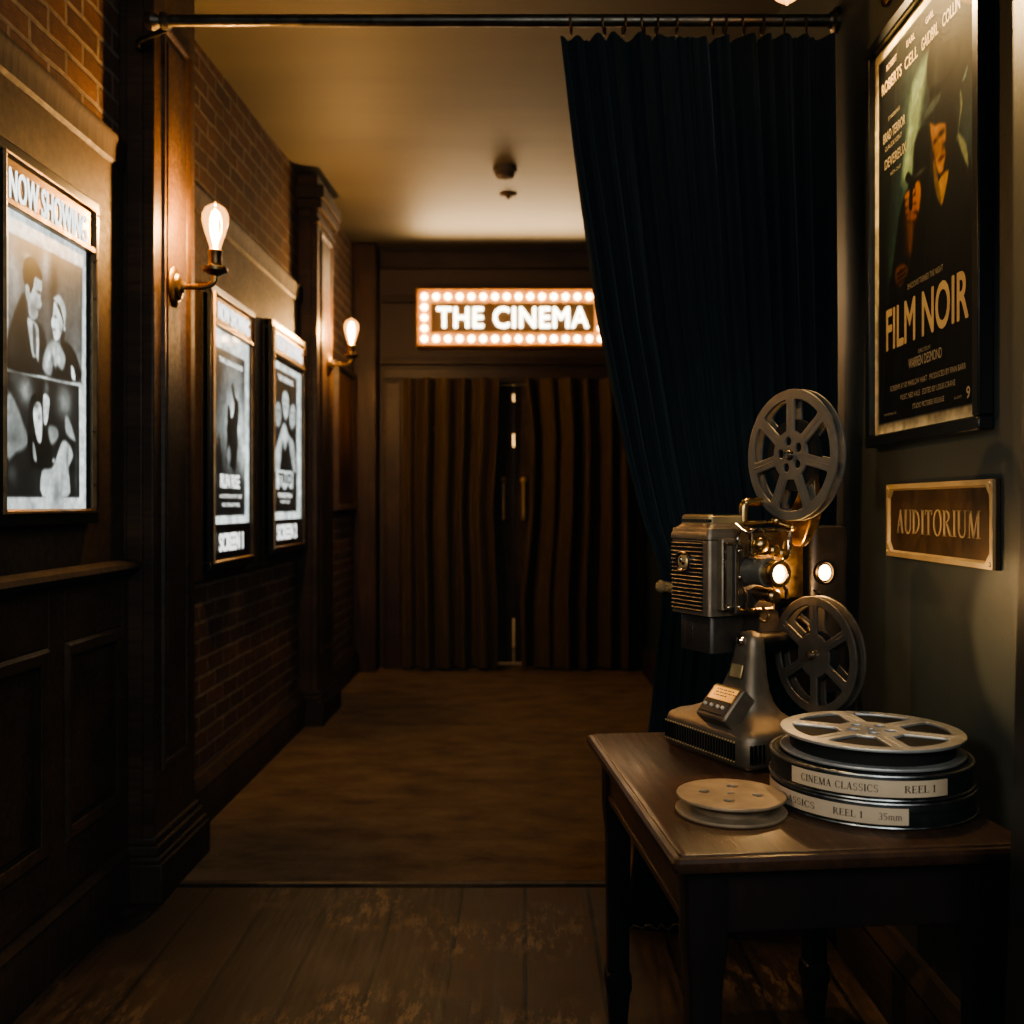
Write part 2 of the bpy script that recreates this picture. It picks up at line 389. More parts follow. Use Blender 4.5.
def serif_text(s, mat, parent, x, y, z, w, h, relief=0.0):
    b = MB()
    for p in serif_polys(s, w, h):
        if relief: b.prism([(px+x, py+y) for px, py in p], z, z+relief)
        else: b.face([(px+x, py+y, z) for px, py in p])
    return b.build('lettering', mat, parent, smooth=0)

# ------------------------------------------------------------------ painted prints (colour per vertex on the sheet)
class Paint:
    def __init__(s, w, h, nx, ny, base, gam=1.0):
        s.gam = gam
        s.w, s.h, s.nx, s.ny = w, h, nx, ny
        u, v = np.meshgrid(np.linspace(0, 1, nx), np.linspace(0, 1, ny)); s.u, s.v = u, v
        s.img = np.ones((ny, nx, 3))*np.array(base)
    def put(s, a, col): s.img = s.img*(1-a[..., None]) + np.array(col)*a[..., None]; return s
    def rect(s, x0, x1, y0, y1, col, soft=.004, alpha=1):
        d = np.minimum(np.minimum(s.u-x0, x1-s.u)*s.w, np.minimum(s.v-y0, y1-s.v)*s.h)
        return s.put(np.clip(d/soft+.5, 0, 1)*alpha, col)
    def spot(s, cx, cy, rx, ry, col, alpha=1, p=1.0, clip=None):
        d = ((s.u-cx)/rx)**2 + ((s.v-cy)/ry)**2
        a = np.exp(-d*p)*alpha
        if clip: a = a*((s.u > clip[0]) & (s.u < clip[1]) & (s.v > clip[2]) & (s.v < clip[3]))
        return s.put(a, col)
    def poly(s, pts, col, soft=.006, alpha=1, smooth=True):
        P = [np.array(p, float) for p in pts]
        if smooth:
            q = []; n = len(P)
            for i in range(n):
                a, b, c, d = P[i-1], P[i], P[(i+1) % n], P[(i+2) % n]
                for k in range(3):
                    t = k/3; q.append(.5*((2*b)+(c-a)*t+(2*a-5*b+4*c-d)*t*t+(3*b-a-3*c+d)*t**3))
            P = q
        P = np.array(P)*np.array([s.w, s.h]); X = s.u*s.w; Y = s.v*s.h
        dist = np.full(X.shape, 1e9); ins = np.zeros(X.shape, bool)
        for i in range(len(P)):
            a, b = P[i], P[(i+1) % len(P)]; e = b-a; L2 = max((e**2).sum(), 1e-12)
            t = np.clip(((X-a[0])*e[0]+(Y-a[1])*e[1])/L2, 0, 1)
            dist = np.minimum(dist, np.hypot(X-a[0]-t*e[0], Y-a[1]-t*e[1]))
            c = ((a[1] > Y) != (b[1] > Y)) & (X < (b[0]-a[0])*(Y-a[1])/((b[1]-a[1]) or 1e-12)+a[0]); ins ^= c
        sd = np.where(ins, dist, -dist)
        return s.put(np.clip(sd/soft+.5, 0, 1)*alpha, col)
    def grain(s, seed, amt=.10):
        r = np.random.RandomState(seed); n = np.zeros((s.ny, s.nx))
        for k in (1, 2, 6, 14):
            q = r.rand(s.ny//k+2, s.nx//k+2); n += q.repeat(k, 0).repeat(k, 1)[:s.ny, :s.nx]-.5
        for _ in range(2): n = (n+np.roll(n, 1, 0)+np.roll(n, -1, 0)+np.roll(n, 1, 1)+np.roll(n, -1, 1))/5
        s.img = s.img*(1+amt*n[..., None]*2); return s
    def build(s, name, mat, parent, x0, y0, z):
        nx, ny = s.nx, s.ny
        co = np.stack([x0+s.u*s.w, y0+s.v*s.h, np.full(s.u.shape, z)], -1).reshape(-1, 3)
        idx = np.arange(nx*ny).reshape(ny, nx)
        f = np.stack([idx[:-1, :-1], idx[:-1, 1:], idx[1:, 1:], idx[1:, :-1]], -1).reshape(-1, 4)
        me = bpy.data.meshes.new(name); me.from_pydata(co.tolist(), [], f.tolist())
        c = np.clip(s.img, 0, 1)**s.gam; c = np.where(c <= .04045, c/12.92, ((c+.055)/1.055)**2.4).reshape(-1, 3)
        at = me.color_attributes.new('Paint', 'FLOAT_COLOR', 'POINT')
        at.data.foreach_set('color', np.concatenate([c, np.ones((len(c), 1))], 1).astype(np.float32).ravel())
        return link(name, me, mat, parent, smooth=0)
def g(v, tint=(.97, 1.0, .99)): return tuple(v*t for t in tint)
# ------------------------------------------------------------------ the room
WX, RX = -1.39, 1.0               # left and right wall faces
PY0, PY1, QY0, QY1 = 3.42, 3.85, 6.12, 6.62
YF = 8.28
b = MB(); b.box(-2.2, 1.3, -2.2, 3.53, -.12, 0)
structure(b.build('floor', 'planks'), 'worn dark floorboards running into the corridor', 'floor')
b = MB(); b.box(-1.38, 1.0, 3.577, YF+.10, -.06, .006)
tag(b.build('carpet', 'carpet'), 'stained brown carpet covering the corridor up to the curtained doors', 'carpet')
b = MB()
b.rings([[(x, 3.535, .001), (x, 3.575, .001), (x, 3.568, .008), (x, 3.542, .008)] for x in (-1.32, .99)])
tag(b.build('threshold_strip', 'strip'), 'thin metal strip where the floorboards meet the brown carpet', 'threshold strip')
b = MB(); b.rings([[(-1.6, -2.2, 3.2), (1.3, -2.2, 3.2), (1.3, -2.2, 3.4), (-1.6, -2.2, 3.4)], [(-1.6, 4.0, 3.30), (1.3, 4.0, 3.30), (1.3, 4.0, 3.5), (-1.6, 4.0, 3.5)],
         [(-1.6, 8.6, 3.49), (1.3, 8.6, 3.49), (1.3, 8.6, 3.65), (-1.6, 8.6, 3.65)]])
structure(b.build('ceiling', 'ceiling'), 'stained cream plaster ceiling', 'ceiling')
b = MB(); b.box(WX-.2, WX, -2.2, YF, 0, 3.6)
structure(b.build('wall_left', 'brick', smooth=0), 'old brick wall on the left', 'wall')
b = MB(); b.box(RX, RX+.2, -2.2, YF, 0, 3.6)
structure(b.build('wall_right', 'greywall', smooth=0), 'dark grey-green painted wall on the right', 'wall')
b = MB(); b.box(-1.6, 1.3, -2.3, -2.1, 0, 3.6)
structure(b.build('wall_back', 'greywall', smooth=0), 'plain wall behind the viewer', 'wall')
b = MB(); b.box(-1.6, -.985, YF, YF+.2, 0, 3.6).box(.795, 1.3, YF, YF+.2, 0, 3.6).box(-.985, .795, YF, YF+.2, 2.36, 3.6)
structure(b.build('wall_far', 'farwall', smooth=0), 'dark brown wall around the cinema doors', 'wall')
b = MB(); b.box(-1.4, 1.2, 9.5, 9.6, 0, 3)
structure(b.build('wall_beyond', 'beyond', smooth=0), 'lit cream wall beyond the cinema doors', 'wall')
b = MB(); b.box(-1.4, 1.2, YF+.21, 9.5, -.1, -.002)
structure(b.build('floor_beyond', 'planks'), 'floor beyond the cinema doors', 'floor')

# --- left wall: panelled dado in the foreground (local frame: x = depth along the wall, y = up, z = out)
def rect_mould(b, x0, x1, y0, y1, z, w=.03, h=.022):
    prof = [(0, 0), (w*.25, h), (w*.6, h*.9), (w, h*.25), (w, 0)]
    ring = []
    for cx, cy, sx, sy in ((x0, y0, 1, 1), (x1, y0, -1, 1), (x1, y1, -1, -1), (x0, y1, 1, -1)):
        ring.append([(cx+sx*p, cy+sy*p, z+q) for p, q in prof])
    b.rings(ring+[ring[0]], cap=False)
dado = thing('wall_panelling', 'dark oak panelling of the near left wall', 'wall panelling', (WX, 0, 0), LEFT, kind='structure')
b = MB(); b.box(-2.1, PY0+.02, 0, 1.12, 0, .012); b.box(-2.1, PY0+.02, 1.12, 2.5, 0, .018)
b.build('board', 'wood_mid', dado)
cols = [(2.94, 3.36), (2.42, 2.84), (1.90, 2.32), (1.38, 1.80)]
b = MB(); xs = [PY0+.02] + [v for c in cols for v in (c[1], c[0])] + [-2.1]
for i in range(0, len(xs), 2): b.box(xs[i+1], xs[i], .2, 1.12, .010, .038)
for c in cols: b.box(c[0], c[1], .2, .35, .010, .038); b.box(c[0], c[1], .945, 1.12, .010, .038)
b.build('panel_frame', 'wood', dado, bevel=.003)
for c in cols:
    b = MB(); b.box(c[0]+.05, c[1]-.05, .40, .895, .010, .020)
    rect_mould(b, c[0], c[1], .35, .945, .036, .045, .012)
    b.build('panel', 'wood', dado, bevel=.004)
def rail(name, label, x0, x1, prof, mat='wood_h', cat='wall rail'):
    b = MB(); b.rings([[(x0, y, z) for z, y in prof], [(x1, y, z) for z, y in prof]])
    o = b.build(name, mat, None, smooth=40); o.location = (WX, 0, 0); o.rotation_euler = LEFT
    return structure(o, label, cat)
CH = [(0, 1.10), (.035, 1.10), (.045, 1.115), (.075, 1.125), (.085, 1.14), (.080, 1.155), (.04, 1.165), (0, 1.165)]
rail('trim_1', 'oak chair rail capping the near panelling', -2.1, PY0+.01, CH)
PR = [(0, 2.48), (.020, 2.48), (.024, 2.49), (.028, 2.494), (.030, 2.555), (.036, 2.565), (.036, 2.58), (0, 2.58)]
rail('trim_2', 'oak picture rail above the near poster', -2.1, PY0+.01, PR)
BS = [(0, 0), (.055, 0), (.055, .145), (.048, .158), (.050, .168), (.040, .182), (.030, .198), (.022, .21), (0, .21)]
rail('baseboard_left', 'tall dark moulded baseboard under the near panelling', -2.1, PY0+.01, BS)
rail('baseboard_middle', 'dark moulded baseboard under the brick between the pilasters', PY1-.01, QY0+.01, BS)
rail('baseboard_end', 'dark moulded baseboard under the far stretch of brick', QY1-.01, YF, BS)
PR2 = [(z, y+.09) for z, y in PR]
rail('trim_3', 'oak picture rail above the two screen posters', PY1-.01, QY0+.01, PR2)
b = MB(); b.box(PY1-.01, QY0+.01, 1.03, 2.57, 0, .018)
o = b.build('trim_4', 'wood_mid'); o.location = (WX, 0, 0); o.rotation_euler = LEFT
structure(o, 'oak board on which the two screen posters hang', 'wall board')

def pilaster(name, y0, y1, label, cap=True):
    p = thing(name, label, 'pilaster', (WX, 0, 0), LEFT, kind='structure')
    d = .12
    b = MB(); b.box(y0, y1, .2, 3.38, 0, d); b.build('shaft', 'wood', p, bevel=.006)
    b = MB(); rect_mould(b, y0+.07, y1-.07, .42, 3.05, d-.002, .03, .014)
    b.box(y0+.125, y1-.125, .48, 2.99, d-.004, d+.006)
    b.build('panel', 'wood', p, bevel=.004)
    b = MB(); b.box(y0-.012, y0+.02, .2, 3.3, .03, d-.035); b.build('edge_board', 'wood', p, bevel=.004)
    b = MB()
    for e, ya, yb in ((.045, 0, .135), (.036, .135, .155), (.026, .155, .19), (.014, .19, .215)):
        b.box(y0-e, y1+e, ya, yb, 0, d+e)
    b.build('plinth', 'wood_h', p, bevel=.006)
    if not cap: return
    b = MB()
    for e, ya, yb in ((.014, 3.08, 3.11), (.03, 3.16, 3.22), (.045, 3.22, 3.3)):
        b.box(y0-e, y1+e, ya, yb, 0, d+e)
    b.build('capital', 'wood_h', p, bevel=.006)
pilaster('pilaster', PY0, PY1, 'dark oak pilaster nearest the viewer, carrying the first lamp', False)
pilaster('pilaster', QY0, QY1, 'dark oak pilaster halfway down the corridor, carrying the second lamp')
b = MB(); b.box(WX, -1.20, 8.06, YF+.001, 0, 3.46)
structure(b.build('trim_5', 'wood', bevel=.01), 'dark oak corner post beside the far doors', 'post')

# --- right side: dark doorway casing at the very edge of the view
b = MB(); b.box(0, .26, 0, .14, -1.0, 2.25)
o = b.build('trim_6', 'black', bevel=.006); o.location = (.775, 1.45, 1.0); o.rotation_euler = (0, R(1.6), 0)
structure(o, 'dark doorway casing at the right edge', 'doorway casing')
b = MB(); b.rings([[(RX-z, -2.1, y) for z, y in BS], [(RX-z, YF, y) for z, y in BS]])
structure(b.build('baseboard_right', 'wood_h'), 'dark moulded baseboard along the right wall', 'baseboard')

# --- far doorway: casing, doors, curtains
cas = thing('trim_7', 'dark moulded casing around the cinema doors', 'door casing', (0, YF, 0), FRONT, kind='structure')
b = MB(); b.box(-1.165, -.985, 0, 2.36, 0, .05).box(-1.145, -1.02, 0, 2.36, .05, .07); b.build('side_jamb', 'wood', cas, bevel=.006)
b = MB(); b.box(.795, .985, 0, 2.36, 0, .05).box(.83, .955, 0, 2.36, .05, .07); b.build('side_jamb', 'wood', cas, bevel=.006)
b = MB(); b.box(-1.165, .985, 2.36, 2.50, 0, .05).box(-1.165, .985, 2.385, 2.47, .05, .07).box(-1.19, .99, 2.50, 2.535, 0, .11).box(-1.18, .988, 2.535, 2.56, 0, .08)
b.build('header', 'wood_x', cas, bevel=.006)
b = MB(); b.box(-1.19, .999, 3.02, 3.08, 0, .03).box(-1.19, .999, 3.30, 3.44, 0, .06)
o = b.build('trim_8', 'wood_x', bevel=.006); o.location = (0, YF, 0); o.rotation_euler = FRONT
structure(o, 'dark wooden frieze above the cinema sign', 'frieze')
for k, (x0, x1) in enumerate(((-.98, -.104), (-.088, .79))):
    d = thing('door_%d' % (k+1), ('left' if k == 0 else 'right') + ' leaf of the brown double doors behind the curtains', 'door', (0, YF+.10, 0), FRONT, kind='structure')
    b = MB(); b.box(x0, x1, .032, 2.355, -.05, 0); b.build('leaf', 'wood_mid', d, bevel=.004)
    b = MB()
    for y0, y1 in ((.15, .95), (1.1, 2.2)): rect_mould(b, x0+.14, x1-.14, y0, y1, -.001, .04, .014)
    b.build('moulding', 'wood', d)
    hx = x1-.075 if k == 0 else x0+.075
    b = MB(); b.tube([(hx, 1.24, .0), (hx, 1.24, .055), (hx, 1.56, .055), (hx, 1.56, .0)], .011, smooth=False)
    b.sphere((hx, 1.56, .055), .026); b.sphere((hx, 1.24, .055), .018)
    b.build('pull_handle', 'goldlabel', d)
cover = thing('door_3', 'added meeting strip with light gaps between the cinema door leaves', 'door strip', (0, YF+.10, 0), FRONT, kind='structure')
b = MB()
for y0, y1 in ((.40, 1.835), (1.945, 2.215), (2.28, 2.35)): b.box(-.112, -.080, y0, y1, .001, .010)  # strip added with openings so light beyond shows as bright spots
b.build('strip', 'wood', cover, bevel=.002)

def cloth(name, mat, z0, z1, xl, xr, yc, folds, amp, nu=200, nv=60, seed=1, thick=.004, amp_of=None, hem=0.0):
    rnd = random.Random(seed); ph = [rnd.uniform(0, 2*PI) for _ in range(8)]
    verts = []
    for j in range(nv+1):
        z = z0+(z1-z0)*j/nv; a, c = xl(z), xr(z); am = amp*(amp_of(z) if amp_of else 1)
        for i in range(nu+1):
            u = i/nu
            w = u + .012*math.sin(2*PI*3*u+ph[0]) + .008*math.sin(2*PI*7*u+ph[1]) + .004*math.sin(3*z+ph[2]+9*u)
            f = math.sin(2*PI*folds*w+ph[3]); f = math.copysign(abs(f)**.8, f)
            y = yc + am*(f*(.75+.35*math.sin(2*PI*2.3*u+ph[4])) + .35*math.sin(2*PI*folds*2.1*w+ph[5]+.25*z) + .3*math.sin(2*PI*1.7*u+.5*z+ph[6]))
            zz = z + (hem*math.sin(2*PI*2*u+ph[7])*(1-j/nv)**6 if hem else 0)
            verts.append((a+(c-a)*u + .25*am*math.cos(2*PI*folds*w+ph[3]), y, zz))
    n = nu+1
    faces = [(j*n+i, j*n+i+1, (j+1)*n+i+1, (j+1)*n+i) for j in range(nv) for i in range(nu)]
    me = bpy.data.meshes.new(name); me.from_pydata(verts, [], faces)
    return me
def interp(tab):
    zs = [t[0] for t in tab]; xs = [t[1] for t in tab]
    return lambda z: float(np.interp(z, zs, xs))
for side, xl, xr, sd, lab in (('l', interp([(0, -.99), (2.4, -.99)]), interp([(0, -.205), (.6, -.215), (1.3, -.25), (1.9, -.21), (2.4, -.20)]), 3, 'brown velvet curtain covering the left leaf of the far doors'),
                         ('r', interp([(0, -.03), (.6, -.035), (1.3, .035), (1.9, .05), (2.4, .0)]), interp([(0, .83), (2.4, .83)]), 8, 'brown velvet curtain covering the right leaf of the far doors')):
    me = cloth('door_curtain', 'brownvelvet', .03, 2.375, xl, xr, YF-.16, 5.0, .075, 180, 40, sd)
    o = link('door_curtain', me, 'brownvelvet', None, smooth=180)
    tag(o, lab, 'curtain', 'brown door curtains')

# ------------------------------------------------------------------ navy curtain on its rod
CY = 3.2
rod = thing('curtain_rod', 'dark metal curtain rod spanning the corridor', 'curtain rod', (0, CY, 2.90))
b = MB(); b.cyl((-1.15, 0, 0), (.985, 0, 0), .019); b.build('pole', 'rod', rod)
b = MB(); b.lathe_at((-1.15, 0, 0), (-1, 0, 0), [(.019, -.01), (.028, 0), (.028, .012), (.018, .018), (.030, .04), (.026, .06), (.004, .07)]); b.build('finial', 'rod', rod)
b = MB(); b.tube([(-1.13, 0, 0), (-1.17, .06, 0), (-1.29, .14, 0), (-1.31, .222, 0)], .008); b.build('bracket', 'iron', rod)
b = MB(); b.lathe_at((1.0, 0, 0), (-1, 0, 0), [(.04, 0), (.04, .012), (.026, .02), (.024, .03)]); b.build('wall_socket', 'rod', rod)

xl = interp([(.01, .325), (.25, .350), (.65, .395), (.98, .428), (1.09, .437), (1.16, .425), (1.30, .375), (1.53, .318), (1.94, .235), (2.49, .155), (2.86, .110)])
xr = interp([(0, .984), (2.86, .984)])
cur = thing('drape', 'heavy navy velvet curtain pulled to the right under the rod', 'curtain', (0, CY, 0))
me = cloth('cloth', 'navy', .003, 2.845, xl, xr, 0, 13, .034, 340, 110, 5, amp_of=lambda z: .55+.2*min(1, z/.8)+.5*math.exp(-((z-1.8)/.9)**2) - .35*math.exp(-((z-1.10)/.10)**2))
link('cloth', me, 'navy', cur, smooth=180)
rb = MB().torus((0, 0, 0), .030, .0035, (1, 0, 0), 20, 8).build('ring', 'darkbrass', cur)
for k, x in enumerate((.147, .253, .317, .378, .422, .486, .60, .64, .70, .76, .83, .90)):
    o = rb if k == 0 else rb.copy()
    if k: COL.objects.link(o)
    o.location = (x, 0, 2.887); o.rotation_euler = (0, 0, R(random.uniform(-18, 18)))
tb = thing('curtain_tieback', 'gold rope tieback gathering the navy curtain', 'curtain tieback', (0, CY, 1.09))
pts = [(.985, .0, .10), (.90, -.06, .06), (.72, -.085, .01), (.55, -.085, -.005), (.455, -.055, 0), (.432, 0, .003), (.455, .06, 0), (.6, .085, .0), (.9, .07, .05), (.985, .01, .10)]
b = MB()
for k in range(3):
    q = []
    P = [Vector(p) for p in pts]
    dense = []
    for i in range(len(P)-1):
        for t in range(10): dense.append(P[i].lerp(P[i+1], t/10))
    for i, p in enumerate(dense):
        a = i*.55 + k*2*PI/3
        q.append(p + Vector((0, math.cos(a)*.008, math.sin(a)*.008)))
    b.tube(q, .0095, 8, smooth=False)
b.build('rope', 'rope', tb)
b = MB(); b.sphere((.432, -.03, .0), .019, (1, 1, .95)); b.torus((.432, -.03, 0), .013, .007, (.5, 1, .3)); b.torus((.437, -.034, .006), .010, .007, (1, .2, .6)); b.build('knot', 'rope', tb)
b = MB(); b.lathe_at((1.0, 0, .10), (-1, 0, 0), [(.025, 0), (.025, .008), (.008, .012), (.008, .04), (.016, .045), (.004, .055)]); b.build('wall_hook', 'brass', tb)

# ------------------------------------------------------------------ marquee sign
sign = thing('marquee_sign', 'lit marquee sign edged with bulbs above the curtained doors', 'sign', (-.100, YF-.16, 2.645), FRONT)
SW, SH = 1.535, .445
b = MB(); b.box(-SW/2, SW/2, 0, SH, -.15, 0); b.build('box', 'signtray', sign, bevel=.008)
b = MB(); b.box(-SW/2-.012, SW/2+.012, -.012, 0, -.15, .035).box(-SW/2-.012, SW/2+.012, SH, SH+.012, -.15, .035).box(-SW/2-.012, -SW/2, 0, SH, -.15, .035).box(SW/2, SW/2+.012, 0, SH, -.15, .035)
b.build('rim', 'signtray', sign)
b = MB(); b.box(-SW/2+.105, SW/2-.105, .105, SH-.105, 0, .022); b.build('name_panel', 'signpanel', sign, bevel=.004)
o = text('THE CINEMA', 'signletter', sign, 0, SH/2, .026, 1.23, .172, .022, .012, 1.08)
bl = MB().sphere((0, 0, 0), .027, (1, 1, .9), 14).build('bulb', 'signbulb', sign)
first = True
for r in range(5):
    for c in range(16):
        if 0 < r < 4 and 0 < c < 15: continue
        o = bl if first else bl.copy()
        if not first: COL.objects.link(o)
        first = False
        o.location = (-SW/2+.052+c*(SW-.104)/15, .052+r*(SH-.104)/4, .022)

# ------------------------------------------------------------------ ceiling fittings
def ceil_z(y): return 3.30+(y-4.0)*.19/4.6
yd = 6.02; zd = ceil_z(yd)
t = thing('smoke_detector', 'small round smoke detector on the corridor ceiling', 'smoke detector', (-.12, yd, zd), (PI, 0, 0))
b = MB(); b.lathe([(.072, -.01), (.072, .02), (.066, .032)], 32); b.build('base', 'detector', t)
b = MB(); b.lathe([(.058, .03), (.056, .055), (.044, .068), (.01, .074)], 32); b.build('cover', 'detector', t)
yd = 6.62
b = MB(); b.lathe([(.058, -.01), (.058, .008), (.045, .016), (.014, .020), (.012, .035), (.003, .036)], 28)
o = b.build('sprinkler', 'detector'); o.location = (-.11, yd, ceil_z(yd)); o.rotation_euler = (PI, 0, 0)
tag(o, 'small flat sprinkler disc on the ceiling behind the smoke detector', 'sprinkler')

# ------------------------------------------------------------------ wall lamps
def edison(parent, down=False, far=False, s=1.0):
    sg = -1 if down else 1
    prof = [(.017, 0), (.019, .012), (.026, .035), (.037, .068), (.0465, .105), (.046, .130), (.036, .152), (.018, .165), (.006, .169), (.003, .176), (.0005, .178)]
    b = MB(); b.lathe([(r*s, h*s*sg) for r, h in prof], 32)
    g_ = b.build('bulb', 'bulbglass', parent, smooth=180)
    b = MB()
    b.tube([(0, 0, 0), (0, 0, .03*s*sg)], .006*s, 10, smooth=False)
    for k in range(5):
        a = 2*PI*k/5; c_, s_ = math.cos(a)*s, math.sin(a)*s
        b.tube([(.005*c_, .005*s_, .03*s*sg), (.018*c_, .018*s_, .06*s*sg), (.022*c_, .022*s_, .10*s*sg), (.014*c_, .014*s_, .135*s*sg), (.003*c_, .003*s_, .145*s*sg)], .0011, 6)
    f_ = b.build('filament', 'filament', g_, smooth=180)
    return g_
def sconce(label, y, zb, reach, zbulb, out, far):
    t = thing('wall_sconce', label, 'wall lamp', (WX+.12, y, zb), LEFT, 'wall lamps with bare bulbs')   # local x depth, y up, z out
    b = MB(); b.lathe([(.001, 0), (.058, 0), (.06, .010), (.050, .018), (.040, .020), (.034, .030), (.018, .036), (.016, .045), (.001, .046)], 36)
    for v in b.b.verts: v.co.y *= 1.25
    b.build('back_plate', 'darkbrass', t)
    h = zbulb-zb
    b = MB(); b.tube([(0, 0, .02), (0, 0, out*.45), (0, .002, out-.035), (0, .016, out-.006), (0, .05, out)], .0105, 14); b.build('arm', 'brass', t)
    b = MB(); b.lathe_at((0, .04, out), (0, 1, 0), [(.012, 0), (.024, .006), (.044, .016), (.045, .028), (.030, .034), (.024, .040), (.024, h-.045), (.027, h-.04), (.021, h-.036)], 28)
    b.build('socket', 'darkbrass', t)
    bb = edison(t, far=far); bb.location = (0, h, out); bb.rotation_euler = (-PI/2, 0, 0)
    return t
E1 = sconce('brass wall lamp with a lit pear-shaped bulb on the nearest pilaster', 3.60, 2.135, 0, 2.265, .155, False)
E2 = sconce('brass wall lamp with a lit bulb on the pilaster halfway down', 6.42, 2.25, 0, 2.375, .155, True)
for v in E1.children: pass
sw = thing('picture_lamp', 'swan-neck wall lamp shining down over the film noir poster', 'wall lamp', (RX, 2.74, 2.772), RIGHT)
b = MB(); b.lathe([(.001, 0), (.05, 0), (.052, .01), (.04, .018), (.015, .028), (.001, .03)], 32); b.build('back_plate', 'darkbrass', sw)
b = MB(); b.tube([(0, 0, .01), (0, .10, .05), (0, .20, .12), (0, .235, .20), (0, .21, .262), (0, .15, .282)], .010, 12); b.build('arm', 'brass', sw)
b = MB(); b.lathe_at((0, .16, .282), (0, -1, 0), [(.012, 0), (.026, .008), (.028, .05), (.020, .055)], 24); b.build('socket', 'darkbrass', sw)
bb = edison(sw, s=.9); bb.location = (0, .106, .282); bb.rotation_euler = (PI/2, 0, 0)

# ------------------------------------------------------------------ poster light boxes on the left wall
def poster_case(label, y0, y1, z0, z1, depth, off, head, foot, hy, print_rect, paint, group=None):
    w, h = y1-y0, z1-z0
    t = thing('poster_case', label, 'poster', (WX+off, (y0+y1)/2, z0), LEFT, group)
    hw = w/2; f = .04
    b = MB(); b.box(-hw, hw, 0, h, 0, depth*.55)
    b.build('backing', 'black', t)
    b = MB(); b.box(-hw, hw, 0, f, 0, depth).box(-hw, hw, h-f, h, 0, depth).box(-hw, -hw+f, f, h-f, 0, depth).box(hw-f, hw, f, h-f, 0, depth)
    b.build('frame', 'blackframe', t, bevel=.004)
    b = MB(); rect_mould(b, -hw+f-.012, hw-f+.012, f-.012, h-f+.012, depth-.006, .016, .014); b.build('inner_bead', 'darkbrass', t)
    hz = depth*.92
    b = MB(); b.box(-hw+f, hw-f, hy[0], h-f, 0, hz); b.box(-hw+f, hw-f, hy[0]-.012, hy[0]+.006, 0, hz+.008); b.build('header', 'headpanel', t, bevel=.002)
    if head: text(head[0], 'lettering', [c for c in t.children if c.name.startswith('header')][-1], head[1], head[2], hz+.002, head[3], head[4], .010, .001)
    if foot:
        fb = MB(); fb.box(-hw+f, hw-f, f, print_rect[2]-z0-.004, 0, depth*.6); fo = fb.build('footer', 'black', t)
        text(foot[0], 'lettering', fo, foot[1], foot[2], depth*.6+.001, foot[3], foot[4], .025, .001)
    pw, phh = print_rect[1]-print_rect[0], print_rect[3]-print_rect[2]
    px0 = print_rect[0]-(y0+y1)/2; py0 = print_rect[2]-z0
    pr = paint(pw, phh).grain(3, .07).build('print', 'lightbox', t, px0, py0, depth*.6)
    b = MB(); gt = hy[0]-.012; b.face([(-hw+f-.002, f-.002, depth-.006), (hw-f+.002, f-.002, depth-.006), (hw-f+.002, gt, depth-.006), (-hw+f-.002, gt, depth-.006)])
    b.build('glass_pane', 'glass', t, smooth=0)
    return t, pr, px0, py0

